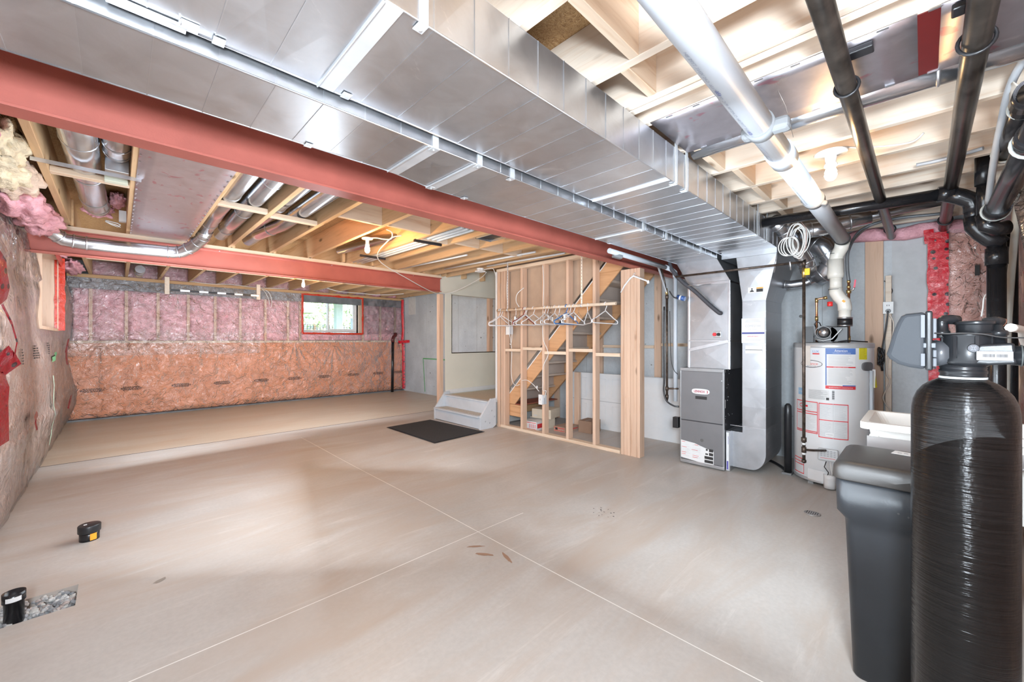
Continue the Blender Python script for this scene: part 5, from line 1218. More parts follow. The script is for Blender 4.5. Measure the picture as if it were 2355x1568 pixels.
B().tube([(2.14, .505, 2.13), (2.14, .50, 2.20), (2.2, .49, 2.28)], .0015, 5).out('hanger_wire', METW, vt); B().tube([(2.12, .40, 2.14), (1.98, .40, 2.22), (1.94, .42, 2.28)], .0012, 5).out('hanger_wire', METW, vt)
CP = PVC2
B().tube([(4.36, .478, 2.07), (4.39, .49, 2.03), (4.41, .52, 1.975), (4.41, .53, 1.91)], .05, 24).out('upper_elbow', CP, vt)
B().tube([(4.41, .53, 1.94), (4.41, .53, 1.83), (4.41, .53, 1.815), (4.41, .53, 1.78)], [.057, .057, .06, .052], 24).out('coupling', CP, vt)
B().tube([(4.41, .528, 1.80), (4.41, .527, 1.68)], .043, 24).out('pipe', CP, vt)
B().tube([(4.41, .527, 1.70), (4.41, .527, 1.66), (4.41, .505, 1.615), (4.41, .475, 1.575), (4.41, .468, 1.53), (4.41, .468, 1.50)], .048, 24).out('lower_elbow', CP, vt)
B().tube([(4.41, .468, 1.52), (4.41, .468, 1.38)], .042, 24).out('pipe', CP, vt)
B().tube([(4.41, .468, 1.44), (4.41, .468, 1.37)], .052, 24).out('rubber_coupling', BLK, vt)
for z in (1.437, 1.373): B().tube([(4.41, .468, z-.006), (4.41, .468, z+.006)], .0535, 24).out('clamp_band', GALVB, vt)
B().obox((4.362, .478, 1.585), (4.362, .462, 1.57), .016, .002, (-1, 0, 0)).out('orange_sticker', ORG, vt)
for z in (1.99, 1.685): B().tube([(4.41, .53, z-.002), (4.41, .53, z+.002)], .0515 if z > 1.9 else .0495, 24, False).out('joint_line', INK, vt)
# copper lines
cw = thing('copper_line', (4.40, .659, 1.23), 'left copper cold line rising from the heater and turning right at a red knob', 'pipe')
B().tube([(4.40, .659, 1.23), (4.40, .659, 1.59), (4.40, .652, 1.61), (4.40, .63, 1.615), (4.40, .585, 1.618)], .009, 12).out('pipe', COPPER, cw)
for z in (1.44, 1.60): B().tube([(4.40, .659, z-.02), (4.40, .659, z+.02)], .0125, 12).out('fitting', BRASS, cw)
B().tube([(4.40, .61, 1.615), (4.40, .585, 1.62)], .014, 12).out('fitting', BRASS, cw)
B().lathe((4.37, .562, 1.54), [(.018, 0), (.020, .005), (.020, .036), (.017, .04)], 12).out('red_knob', plain('bright_red_plastic', (.75, .03, .03), .35), cw, .003)
ch_ = thing('copper_line', (4.42, .445, 1.23), 'right copper hot line beside the white vent, with a red lever valve', 'pipe')
B().tube([(4.42, .443, 1.23), (4.42, .443, 1.74)], .0095, 12).out('pipe', COPPER, ch_)
for (z, l, r_) in ((1.26, .05, .013), (1.50, .03, .013), (1.66, .03, .017), (1.70, .02, .013), (1.745, .02, .013)): B().tube([(4.42, .443, z-l/2), (4.42, .443, z+l/2)], r_, 12).out('fitting', BRASS, ch_)
B().tube([(4.42, .443, 1.61), (4.42, .48, 1.612)], .012, 10).out('fitting', BRASS, ch_)
B().tube([(4.42, .443, 1.67), (4.41, .415, 1.668), (4.40, .405, 1.69)], .006, 8).out('lever_stem', GALVB, ch_); B().obox((4.40, .405, 1.69), (4.40, .398, 1.755), .006, .012).out('lever', plain('red_lever', (.6, .05, .1), .4), ch_)
cable([(4.42, .443, 1.75), (4.42, .452, 1.85), (4.43, .452, 1.98), (4.5, .435, 2.08), (4.6, .38, 2.20), (4.6, .27, 2.245), (4.6, .12, 2.255), (4.6, -.06, 2.24), (4.6, -.16, 2.235)], .012, plain('dark_water_line', (.13, .14, .15), .3), 'dark flexible water line curving up from the red lever valve to the joists', 'water_line')
cable([(4.44, .46, 1.95), (4.5, .42, 2.10), (4.62, .33, 2.225), (4.65, .2, 2.26), (4.65, -.12, 2.25)], .009, GALV, 'thin silver flexible line beside the dark water line', 'water_line')
# gas line
gl = thing('gas_pipe', (4.0, .683, .25), 'rusty black iron gas pipe crossing in front of the ducts and dropping before the heater', 'pipe')
B().tube([(4.0, 1.74, 1.885), (4.0, .69, 1.888)], .010, 12).out('pipe', STEELP, gl); B().tube([(4.0, .683, 1.89), (4.0, .683, .25)], .0115, 12).out('pipe', STEELP, gl)
B().tube([(4.0, .70, 1.888), (4.0, .683, 1.90), (4.0, .683, 1.86)], .017, 12).out('elbow', STEELP, gl)
for (z, l, r_) in ((.44, .035, .019), (.357, .045, .017), (.265, .02, .017)): B().tube([(4.0, .683, z-l/2), (4.0, .683, z+l/2)], r_, 12).out('fitting', STEELP, gl)
for z in (.405, .325): B().tube([(4.0, .683, z-.008), (4.0, .683, z+.008)], .0135, 12).out('white_thread_tape', WHITE, gl)
B().tube([(4.0, .683, .357), (4.08, .64, .345), (4.22, .572, .33)], .0095, 10).out('branch_pipe', STEELP, gl)
B().tube([(4.0, .683, 1.84), (4.0, .683, 1.76)], .014, 10).out('valve_body', BRASS, gl)
B().box(3.975, 3.985, .64, .675, 1.775, 1.83).out('valve_handle', plain('bright_yellow', (.95, .58, .02), .4), gl, .004)
B().tube([(3.99, .77, 1.83), (3.985, .775, 1.90), (3.99, .78, 1.86)], .005, 6).out('clip', GALVB, gl)
# coil of white cable
ccv = thing('cable_coil', (3.9, .70, 2.05), 'big loose coil of white cable hanging from the joists near the white pipe', 'cable')
for k in range(7):
    ph = k*.9; P_ = []
    for j in range(26):
        t = 2*PI*j/26; P_.append((3.86+.012*k+.01*math.sin(3*t), .700+(.052+.010*math.sin(ph))*math.cos(t)+.018*math.sin(ph*1.7), 2.045+(.118+.012*math.cos(ph))*math.sin(t)+.012*math.sin(ph)))
    B().tube(P_, .0042, 6, closed=True).out('coil_loop', WHITEW, ccv)
for k in range(3):
    P_ = [(3.84, .74+(.05+.008*k)*math.cos(2*PI*j/22)+.01*k, 2.00+(.075)*math.sin(2*PI*j/22)) for j in range(22)]; B().tube(P_, .004, 6, closed=True).out('coil_loop', WHITEW, ccv)
B().tube([(3.88, .70, 2.17), (3.88, .705, 2.22), (3.9, .72, 2.275), (3.95, .74, 2.285), (4.13, .74, 2.285)], .004, 6).out('tie', WHITEW, ccv)
B().tube([(3.86, .68, 2.19), (3.85, .64, 2.12), (3.85, .645, 1.98), (3.9, .68, 1.93)], .0025, 6).out('thin_lead', plain('pinkish_wire', (.5, .32, .28), .5), ccv)
# ================================================================ LINES LEFT OF THE FURNACE
wpv = thing('drain_pipe', (3.7, 1.85, 2.0), 'white plastic pipe running beside the red beam, then straight down left of the furnace', 'pipe')
B().tube([(2.95, 1.845, 2.0), (4.02, 1.845, 1.992)], .022, 14).out('pipe', PVC, wpv); B().tube([(4.0, 1.845, 1.995), (4.10, 1.835, 1.985), (4.12, 1.80, 1.95), (4.12, 1.795, 1.90)], .025, 14).out('elbow', PVC, wpv)
B().tube([(4.12, 1.795, 1.95), (4.12, 1.795, .62)], .021, 14).out('pipe', PVC, wpv); B().obox((3.05, 1.87, 1.98), (3.12, 1.83, 1.965), .05, .03).out('foam_clamp', plain('grey_foam', (.2, .2, .2), .8), wpv, .006)
bg = thing('gas_riser', (4.1, 1.875, .7), 'dark iron pipe with a brass fitting rising left of the furnace', 'pipe')
B().tube([(4.1, 1.875, .62), (4.1, 1.875, 1.72)], .012, 12).out('pipe', STEELP, bg); B().tube([(4.1, 1.875, 1.72), (4.1, 1.885, 1.79)], .014, 10).out('brass_valve', BRASS, bg)
B().tube([(4.1, 1.89, 1.79), (4.09, 1.90, 1.88), (4.08, 1.93, 2.0)], .010, 10).out('pipe', STEELP, bg); B().tube([(4.1, 1.875, .745), (4.11, 1.76, .752)], .010, 10).out('branch', STEELP, bg)
for z in (.745, .66, 1.70): B().tube([(4.1, 1.875, z-.02), (4.1, 1.875, z+.02)], .017, 10).out('fitting', STEELP, bg)
cable([(4.06, 1.95, 2.02), (4.06, 1.90, 1.86), (4.07, 1.87, 1.75)], .011, plain('grey_tube', (.35, .36, .38), .3), 'grey tube slanting beside the iron pipe left of the furnace', 'tube')
cable([(4.06, 1.83, 2.05), (4.05, 1.80, 1.97), (4.06, 1.70, 1.84), (4.08, 1.58, 1.73), (4.10, 1.46, 1.60), (4.12, 1.375, 1.515), (4.14, 1.36, 1.51)], .019, plain('black_foam_line', (.06, .06, .07), .7), 'thick black insulated line looping down to the silver coil case', 'refrigerant_line')
cable([(4.04, 1.82, 1.75), (4.04, 1.78, 1.69), (4.05, 1.74, 1.675)], .006, INK, 'short black lead to the blue sensor by the insulated line', 'wire')
sn = thing('sensor', (4.06, 1.73, 1.66), 'small blue cylindrical sensor with a white label under the black insulated line', 'sensor')
B().tube([(4.08, 1.755, 1.69), (4.08, 1.68, 1.665)], .024, 14).out('body', plain('deep_blue_plastic', (.05, .12, .35), .4), sn); B().tube([(4.079, 1.73, 1.682), (4.079, 1.715, 1.677)], .0246, 14, False).out('paper_label', PAPER, sn)
cable([(4.08, 1.895, 1.60), (4.08, 1.90, 1.2), (4.08, 1.895, .85), (4.08, 1.90, .72), (4.08, 1.87, .62), (4.09, 1.80, .575), (4.11, 1.75, .57)], .009, BLK, 'black hose dropping and looping under to the furnace side', 'hose')
cable([(4.09, 1.84, 1.55), (4.09, 1.83, 1.1), (4.09, 1.80, .95), (4.10, 1.76, .9)], .0035, INK, 'thin black wire left of the furnace', 'wire')
fbx = thing('outlet_box', (4.14, 1.80, .40), 'black square outlet box low beside the furnace', 'box'); B().box(4.11, 4.17, 1.765, 1.82, .345, .455).out('box', BLK, fbx, .004)
pr = thing('pump', (4.50, .90, 0), 'slim black tank standing in the gap between the silver duct and the water heater', 'tank')
B().tube([(4.47, .885, .02), (4.47, .885, .56), (4.47, .885, .64), (4.47, .885, .66)], [.03, .03, .027, .012], 18).out('body', BLK, pr); B().box(4.43, 4.52, .85, .93, 0, .02).out('foot_plate', plain('plate_dark', (.2, .2, .2), .5), pr, .004)
cable([(4.80, 1.14, .02), (4.72, 1.05, .02), (4.60, .96, .02), (4.52, .92, .02)], .014, BLK, 'black hose lying on the floor between the duct and the heater', 'hose')
# ================================================================ BLACK DRAIN PIPES OVERHEAD
dp1 = thing('drain_pipe', (2, .21, 2.2), 'long scuffed dark pipe hung under the joists, nearer the white vent pipe', 'pipe')
B().tube([(-.4, .203, 2.215), (5.02, .203, 2.19)], .030, 20).out('pipe', RUBPIPE, dp1)
dp2 = thing('drain_pipe', (2, -.12, 2.2), 'long scuffed dark pipe hung under the joists, nearer the right wall', 'pipe')
B().tube([(-.4, -.118, 2.215), (5.0, -.120, 2.20)], .034, 20).out('pipe', RUBPIPE, dp2)
for (t, y, x, r_) in ((dp1, .203, 1.965, .032), (dp2, -.118, 1.955, .037), (dp1, .203, 4.75, .032), (dp2, -.12, 4.7, .036)):
    B().tube([(x, y+r_*1.12*math.cos(2*PI*k/20), 2.205+r_*1.12*math.sin(2*PI*k/20)) for k in range(20)], .0055, 8, closed=True).out('ring_clip', BLK, t)
B().obox((1.86, .235, 2.262), (1.86, .12, 2.262), .05, .02).out('clip_arm', BLK, dp1, .004); B().obox((1.84, -.09, 2.262), (1.84, -.06, 2.262), .05, .02).out('clip_arm', BLK, dp2, .004)
bd_ = thing('drain_pipe', (3.7, .4, 2.17), 'black plastic drain pipe crossing below the last joists, ending in elbows', 'pipe')
B().tube([(3.68, .90, 2.185), (3.70, -.10, 2.165)], .036, 20).out('pipe', ABS, bd_)
B().tube([(3.69, -.06, 2.166), (3.70, -.13, 2.162)], .047, 20).out('coupling', ABS, bd_)
B().tube([(3.70, -.10, 2.163), (3.71, -.155, 2.135), (3.72, -.20, 2.105), (3.73, -.215, 2.07), (3.73, -.215, 2.03)], .047, 20).out('elbow', ABS, bd_)
B().tube([(3.73, -.215, 2.07), (3.73, -.215, 1.97)], .043, 20).out('pipe', ABS, bd_)
B().tube([(3.73, -.215, 2.0), (3.73, -.22, 1.94), (3.74, -.245, 1.90), (3.75, -.28, 1.86), (3.76, -.325, 1.82)], .047, 20).out('elbow', ABS, bd_)
B().tube([(3.76, -.305, 1.87), (3.76, -.305, 0)], .040, 20).out('stack_pipe', ABS, bd_)
B().tube([(3.76, -.305, 1.80), (3.76, -.305, 1.70)], .047, 20).out('coupling', ABS, bd_)
b2 = thing('drain_pipe', (3.55, -.24, 2.1), 'short black vertical pipe stub with couplings beside the drain elbows', 'pipe')
B().tube([(3.55, -.245, 2.20), (3.55, -.245, 1.94)], .033, 18).out('pipe', ABS, b2); B().tube([(3.55, -.245, 2.30), (3.55, -.245, 2.14)], .04, 18).out('coupling', ABS, b2); B().tube([(3.55, -.245, 1.97), (3.55, -.255, 1.90), (3.56, -.29, 1.88), (3.58, -.33, 1.885)], .04, 18).out('elbow', ABS, b2)
b3 = thing('drain_pipe', (3.92, -.34, 1.0), 'second black vertical pipe close behind the main black stack', 'pipe'); B().tube([(3.98, -.375, 0), (3.98, -.375, 1.95)], .036, 18).out('pipe', ABS, b3)
b4 = thing('drain_pipe', (2.8, -.25, 1.96), 'thick glossy black pipe running low along the right wall at the frame edge', 'pipe')
B().tube([(1.9, -.275, 1.975), (3.45, -.275, 1.95)], .042, 20).out('pipe', ABS, b4); B().tube([(3.30, -.275, 1.952), (3.48, -.275, 1.95)], .05, 20).out('coupling', ABS, b4); B().tube([(2.28, -.275, 1.97), (2.40, -.275, 1.968)], .05, 20).out('coupling', ABS, b4)
b5 = thing('drain_pipe', (2.8, -.26, 2.15), 'glossy black pipe with clear rings just above, at the upper right edge', 'pipe')
B().tube([(2.36, -.27, 2.135), (3.1, -.275, 2.15)], .036, 20).out('pipe', ABS, b5)
for x in (3.05, 2.5): B().tube([(x, -.275+.043*math.cos(2*PI*k/20), 2.15+.043*math.sin(2*PI*k/20)) for k in range(20)], .006, 8, closed=True).out('ring_clip', plain('clear_ring', (.45, .47, .45), .2), b5)
B().tube([(2.30, -.27, 2.13), (2.42, -.27, 2.137)], .046, 20).out('coupling', ABS, b5); B().tube([(2.3, -.27, 2.12), (2.26, -.29, 2.11), (2.2, -.34, 2.11)], .043, 20).out('elbow', ABS, b5)
for x in (3.42, 2.34): B().tube([(x, -.275+.053*math.cos(2*PI*k/20), 1.957+.053*math.sin(2*PI*k/20)) for k in range(20)], .006, 8, closed=True).out('ring_clip', plain('clear_ring', (.45, .47, .45), .2), b4)
GPX = plain('grey_water_line', (.42, .43, .45), .35)
cable([(2.35, -.30, 2.35), (2.5, -.245, 2.27), (2.75, -.235, 2.18), (3.0, -.235, 2.10), (3.3, -.24, 1.98)], .014, GPX, 'grey water line bending down in front of the black pipes at upper right', 'water_line')
cable([(3.30, .03, 2.262), (3.3, -.05, 2.26), (3.28, -.17, 2.262), (3.26, -.22, 2.262)], .010, GPX, 'short grey water line joining the pipes across the joists', 'water_line')
cable([(3.85, -.40, 2.15), (3.86, -.385, 1.9), (3.87, -.365, 1.5), (3.88, -.352, 1.0), (3.88, -.35, .2)], .017, plain('cream_conduit', (.78, .74, .66), .4), 'cream flexible conduit running down beside the black pipe stack', 'conduit')
cable([(3.9, -.32, 1.56), (3.88, -.27, 1.53), (3.88, -.26, 1.45), (3.9, -.255, 1.40)], .004, WHITEW, 'thin white wire curling left of the black pipe stack')
cable([(1.78, -.17, 1.285), (2.1, -.225, 1.28), (2.4, -.26, 1.25), (2.6, -.30, 1.17), (2.7, -.32, 1.1)], .012, plain('milky_tube', (.45, .41, .37), .4), 'milky tube leading right from the softener head', 'tube')
cable([(2.9, -.40, 1.5), (2.9, -.38, 1.3), (2.88, -.36, 1.2), (2.85, -.36, 1.1)], .010, plain('milky_tube', (.45, .41, .37), .4), 'milky tube hanging on the right wall behind the softener', 'tube')
# torn paper-like flap and planks at the right edge
fp_ = B().grid(lambda u, v: (3.05-.45*v, -.30-.10*u, 1.90-.32*u*v-.42*v+.10*math.sin(u*4)+.02*fnoise(u*3, v*3, 1)), 10, 10)
tag(fp_.out('plastic_flap', FILMB, None, solid=.002), 'loose hanging flap of milky plastic sheet by the pipes, upper right', 'sheet')
tag(B().grid(lambda u, v: (2.55-.10*u, -.24-.08*u*v, 2.27-.13*v-.03*u), 4, 6).out('vapour_flap', plain('off_white_paper', (.72, .66, .58), .7), None, solid=.002), 'torn off-white paper corner hanging from the joists at the upper right', 'paper')
for i, (x0, x1) in enumerate(((2.9, 3.0), (3.35, 3.48), (4.4, 4.5))): B().box(x0, x1, -.497, -.43, 0, 2.27).out('stud', WZ, wfront, .002)
tape_strip([(3.0, -.40, 2.05), (3.0, -.395, 1.9), (3.02, -.40, 1.75), (3.05, -.40, 1.6)], .03, (0, 1, 0), TAPE, wfront, 'red_tape')
# outlet, cords on the right wall
ou = thing('outlet', (5.09, .225, 1.555), 'white wall outlet plate with a black plug, on the right wall behind the heater', 'outlet')
B().box(5.015, 5.028, .190, .262, 1.49, 1.60).out('plate', WHITE, ou, .003); B().lathe((5.012, .226, 1.515), [(.016, -.022), (.019, 0)], 14, 'x').out('plug', BLK, ou)
b = B(); b.box(5.0135, 5.015, .232, .236, 1.56, 1.572); b.box(5.0135, 5.015, .218, .222, 1.56, 1.572); b.out('slot', INK, ou)
cable([(4.98, .226, 1.515), (4.98, .228, 1.47), (4.99, .24, 1.35), (5.0, .258, 1.22), (5.0, .268, 1.12)], .006, BLK, 'black power cord hanging from the wall outlet', 'cord')
cc2 = thing('cord_bundle', (5.0, .275, 1.08), 'tangled bundle of black power cord tied up on the pale stud', 'cord')
for k in range(5): B().tube([(4.985+.008*math.sin(j+k), .272+.020*math.cos(2*PI*j/14+k), 1.08+.065*math.sin(2*PI*j/14)+.01*k) for j in range(14)], .0055, 6, closed=True).out('loop', BLK, cc2)
B().tube([(4.985, .27, 1.05), (4.985, .262, .97)], .008, 8).out('plug', BLK, cc2)
cable([(5.0, .215, 1.48), (5.0, .19, 1.40), (5.0, .20, 1.25), (5.0, .225, 1.1), (5.0, .235, .95), (5.0, .215, .87), (5.0, .255, .75), (5.0, .255, .70), (5.0, .215, .62), (5.0, .18, .55)], .005, plain('ivory_cable', (.72, .63, .54), .5), 'ivory cable snaking down the concrete behind the laundry tub')
cable([(5.08, .255, 1.80), (5.08, .22, 1.75), (5.08, .20, 1.70), (5.08, .225, 1.64)], .003, INK, 'thin dark wire poking from the wall above the outlet', 'wire')
cable([(4.3, .50, 1.236), (4.33, .44, 1.245), (4.40, .38, 1.24), (4.5, .33, 1.236)], .005, BLK, 'thin black cord lying on top of the water heater', 'cord')
# ================================================================ LAUNDRY TUB
tb = thing('laundry_tub', (2.77, -.09, 0), 'white plastic laundry tub between the water heater and the black softener tank', 'sink')
TX0, TX1, TY0, TY1, TZ = 2.54, 3.02, -.40, .215, .86
TUBM = plain('tub_white', (.80, .78, .74), .35, 0, .02)
def ring(x0, x1, y0, y1, z, r=.03, n=4):
    p = []
    for (cx, cy, a0) in ((x1-r, y1-r, 0), (x0+r, y1-r, 90), (x0+r, y0+r, 180), (x1-r, y0+r, 270)):
        for k in range(n+1): a = R(a0+90*k/n); p.append((cx+r*math.cos(a), cy+r*math.sin(a), z))
    return p
rings = [ring(TX0+.06, TX1-.06, TY0+.07, TY1-.07, .50), ring(TX0+.035, TX1-.035, TY0+.035, TY1-.035, .80), ring(TX0+.03, TX1-.03, TY0+.03, TY1-.03, .825), ring(TX0, TX1, TY0, TY1, .828), ring(TX0, TX1, TY0, TY1, TZ), ring(TX0+.03, TX1-.03, TY0+.03, TY1-.03, TZ), ring(TX0+.055, TX1-.055, TY0+.06, TY1-.06, .80), ring(TX0+.09, TX1-.09, TY0+.1, TY1-.1, .52)]
n_ = len(rings[0]); b = B(); b.add([p for r_ in rings for p in r_], [tuple(range(n_))[::-1]]+[(i*n_+k, i*n_+(k+1) % n_, (i+1)*n_+(k+1) % n_, (i+1)*n_+k) for i in range(len(rings)-1) for k in range(n_)]+[tuple(range((len(rings)-1)*n_, len(rings)*n_))])
b.out('basin', TUBM, tb, .003)
for (x, y) in ((TX0+.05, TY0+.05), (TX0+.05, TY1-.05), (TX1-.05, TY0+.05), (TX1-.05, TY1-.05)): B().obox((x, y, 0), (x, y, .80), .05, .035, (0, 1, 0)).out('leg', TUBM, tb, .004)
B().prism([(2.36, .175, .775), (2.36, -.38, .775), (2.50, -.38, .80), (2.50, .185, .80)], (0, 0, .006)).out('front_shelf', plain('dull_grey_sheet', (.38, .37, .38), .3, .4), tb)
# ================================================================ BRINE TANK
BT = plain('brine_black', (.016, .018, .021), .36, 0, .2, 5, .08, 180); BTL = plain('brine_lid', (.024, .021, .019), .4, 0, .15, 6, .12, 260)
bt = thing('brine_tank', (2.1, .043, 0), 'square black plastic salt tank with a lid, beside the taller wound tank', 'tank')
def rbox(x0, x1, y0, y1, zs, name, mat, par, r=.04):
    rg = [ring(x0+d, x1-d, y0+d, y1-d, z, max(.012, r-d*.3), 5) for z, d in zs]; n = len(rg[0]); b = B()
    b.add([p for q in rg for p in q], [tuple(range(n))[::-1], tuple(range((len(rg)-1)*n, len(rg)*n))]+[(i*n+k, i*n+(k+1) % n, (i+1)*n+(k+1) % n, (i+1)*n+k) for i in range(len(rg)-1) for k in range(n)], True)
    return b.out(name, mat, par)
X0, X1, Y0, Y1 = 1.906, 2.289, -.147, .236
o = rbox(X0, X1, Y0, Y1, [(0, .055), (.01, .05), (.55, .030), (.585, .028), (.615, .006), (.74, .002)], 'body', BT, bt)
o2 = rbox(X0, X1, Y0, Y1, [(.738, -.004), (.742, -.006), (.780, -.004), (.792, .002), (.80, .012), (.803, .03)], 'lid', BTL, bt)
B().box(X0+.036, X0+.042, .02, .03, .0, .56).out('front_groove', INK, bt)
for (y, z) in ((.06, .655), (.035, .65), (.15, .70)): B().lathe((X0+.006, y, z), [(.004, 0), (.003, -.002)], 8, 'x').out('rivet', INK, bt)
st = B().prism([(2.185, .09, .8035), (2.16, -.05, .8035), (2.215, -.07, .8035), (2.245, .08, .8035)], (0, 0, .001)).out('paper_label', plain('torn_label', (.68, .66, .64), .7), bt)
b = B()
for k in range(7): b.box(2.20+.002*k, 2.215+.002*(k % 3), .06-k*.018, .072-k*.018, .8047, .8049)
b.out('label_print', GREY, st)
# ================================================================ WOUND SOFTENER TANK AND HEAD
def windmat():
    m, nt, ns, p = newmat('wound_black_fibre')
    tc = nt.nodes.new('ShaderNodeTexCoord'); mp = nt.nodes.new('ShaderNodeMapping'); mp.inputs['Scale'].default_value = (3, 3, 170); nt.links.new(tc.outputs['Object'], mp.inputs['Vector'])
    n = noi(nt, mp, 1.0, 4, .6, .2); c = coords(nt, (1, 1, .5), 'Object'); n2 = noi(nt, c, 30, 3, .6)
    r = ramp(nt, n.outputs[0], [(.3, (.003, .003, .003)), (.7, (.010, .009, .009))]); nt.links.new(r.outputs[0], p.inputs['Base Color'])
    p.inputs['Roughness'].default_value = .2; p.inputs['Specular IOR Level'].default_value = .3; p.inputs['Coat Weight'].default_value = .05; p.inputs['Coat Roughness'].default_value = .12
    ad = nt.nodes.new('ShaderNodeMath'); nt.links.new(n.outputs[0], ad.inputs[0]); ml = nt.nodes.new('ShaderNodeMath'); ml.operation = 'MULTIPLY'; ml.inputs[1].default_value = .5; nt.links.new(n2.outputs[0], ml.inputs[0]); nt.links.new(ml.outputs[0], ad.inputs[1])
    bump(nt, ad.outputs[0], p, .6, .006); return m
WIND = windmat()
TXc, TYc = 1.703, -.077
tk = thing('softener_tank', (TXc, TYc, 0), 'tall glossy black filament-wound softener tank in the right foreground', 'tank')
prof = [(.095, .0), (.1045, .01), (.1045, 1.035), (.1035, 1.055), (.1000, 1.078), (.092, 1.10), (.080, 1.118), (.066, 1.130), (.052, 1.138), (.046, 1.142)]
B().lathe((TXc, TYc, 0), prof, 72).out('shell', WIND, tk)
hd = thing('control_valve', (TXc, TYc, 1.142), 'black softener control head with a boxy electronics cover, on top of the wound tank', 'valve')
HB = plain('head_black', (.014, .015, .017), .28, 0, .15, 8, .04, 150, spec=.35); HG_ = plain('cover_grey_black', (.035, .039, .045), .5, 0, .06, 6, .06, 220, spec=.18); HLG = plain('clip_grey', (.13, .14, .155), .4, spec=.2)
B().lathe((TXc, TYc, 0), [(.047, 1.142), (.047, 1.148)], 36).out('seal_ring', plain('seal_white', (.62, .64, .64), .4), hd)
B().lathe((TXc, TYc, 0), [(.044, 1.148), (.046, 1.152), (.044, 1.155), (.047, 1.158), (.047, 1.166), (.044, 1.168), (.046, 1.172), (.044, 1.178), (.040, 1.182)], 40).out('threaded_neck', HB, hd)
B().lathe((TXc, TYc-.008, 0), [(.036, 1.176), (.049, 1.186), (.052, 1.195), (.050, 1.215), (.050, 1.258), (.053, 1.262), (.053, 1.268), (.047, 1.270)], 40).out('valve_body', HB, hd)
b = B()
for k in range(8):
    a = 2*PI*k/8+.3; q = Vector((TXc+.050*math.cos(a), TYc-.008+.050*math.sin(a), 0)); b.obox(q+Vector((0, 0, 1.20)), q+Vector((0, 0, 1.262)), .007, .006, (math.cos(a), math.sin(a), 0))
tag(b.out('ribs', HB, hd), kind='stuff')
B().lathe((TXc, TYc-.022, 0), [(.035, 1.266), (.036, 1.292), (.039, 1.294), (.039, 1.301), (.034, 1.303), (.0, 1.3035)], 32).out('top_cap', HB, hd, .001)
# port between box and body
B().tube([(1.70, -.018, 1.212), (1.70, -.05, 1.212)], .037, 28).out('motor_port', plain('port_black', (.06, .063, .07), .3), hd)
# electronics cover: side profile in the y-z plane
EP = [(-.004, 1.166), (.030, 1.171), (.054, 1.180), (.072, 1.195), (.078, 1.208), (.073, 1.228), (.064, 1.270), (.054, 1.303), (.046, 1.321), (.036, 1.327), (-.004, 1.331)]
B().prism([(1.645, y, z) for y, z in EP], (.14, 0, 0)).out('electronics_cover', HG_, hd, .010, 3)
B().box(1.642, 1.788, -.018, -.003, 1.164, 1.333).out('back_plate', HB, hd, .005, 3)
for (z0, z1) in ((1.175, 1.199), (1.201, 1.222), (1.255, 1.312)): B().box(1.655, 1.775, -.026, -.018, z0, z1).out('clip', HLG, hd, .002)
B().box(1.643, 1.70, -.024, .001, 1.228, 1.242).out('latch', HLG, hd, .002)
for (z0, z1) in ((1.257, 1.322), (1.176, 1.212)): B().box(1.641, 1.646, -.003, .006, z0, z1).out('clip', HLG, hd, .001)
# top left elbow
B().lathe((1.70, -.036, 0), [(.018, 1.262), (.018, 1.275), (.015, 1.278), (.013, 1.302), (.014, 1.306)], 20).out('elbow_base', HB, hd)
B().tube([(1.70, -.036, 1.292), (1.70, -.036, 1.303), (1.705, -.042, 1.309), (1.71, -.055, 1.309), (1.72, -.068, 1.307)], .0135, 16).out('elbow', HB, hd)
B().tube([(1.70, -.034, 1.256), (1.70, -.034, 1.268)], .020, 20).out('collar', HB, hd)
# right-hand fittings
B().tube([(1.70, -.118, 1.282), (1.70, -.122, 1.302), (1.71, -.135, 1.303), (1.72, -.148, 1.299)], [.011, .012, .012, .012], 14).out('elbow', HB, hd)
B().tube([(1.72, -.138, 1.302), (1.725, -.152, 1.296)], .013, 14).out('copper_sleeve', plain('brown_sleeve', (.2, .09, .06), .4), hd)
B().lathe((1.70, -.140, 0), [(.017, 1.236), (.017, 1.262), (.020, 1.264), (.020, 1.272), (.017, 1.276), (.010, 1.278), (.009, 1.292)], 20).out('injector_cap', HB, hd)
# bypass manifold to the right
B().prism([(1.655, -.082, 1.186), (1.655, -.082, 1.212), (1.655, -.105, 1.238), (1.655, -.165, 1.243), (1.655, -.170, 1.188), (1.655, -.12, 1.183)], (.07, 0, 0)).out('bypass_body', HB, hd, .006, 3)
lb = B().box(1.646, 1.6545, -.162, -.099, 1.196, 1.221).out('barcode_label', plain('label_silver', (.30, .29, .29), .6, spec=.1), hd, .002)
b = B(); yy = -.110
rr = random.Random(4)
for k in range(34):
    w_ = rr.choice((.0004, .0007, .0011)); 
    if k != 17 and k != 18: b.box(1.6455, 1.646, yy-w_, yy, 1.205, 1.213)
    yy -= w_+.0006
b.out('barcode', INK, lb)
B().tube([(1.68, -.162, 1.210), (1.68, -.30, 1.205)], [.026, .026], 22).out('union_nut', HB, hd)
for k in range(8):
    y = -.176-k*.007; B().tube([(1.68, y, 1.2095), (1.68, y-.003, 1.2095)], .0285, 22).out('nut_rib', plain('rib_grey', (.07, .08, .08), .35), hd)
dsk = B().lathe((1.652, -.094, 1.228), [(.0001, -.003), (.0095, -.003), (.0115, 0)], 24, 'x').out('logo_disc', plain('disc_grey', (.14, .14, .15), .5, spec=.15), hd)
B().tube([(1.6485, -.094+.0095*math.cos(k*PI/10), 1.228+.0095*math.sin(k*PI/10)) for k in range(20)], .0007, 6, closed=True).out('disc_ring', HLG, dsk)
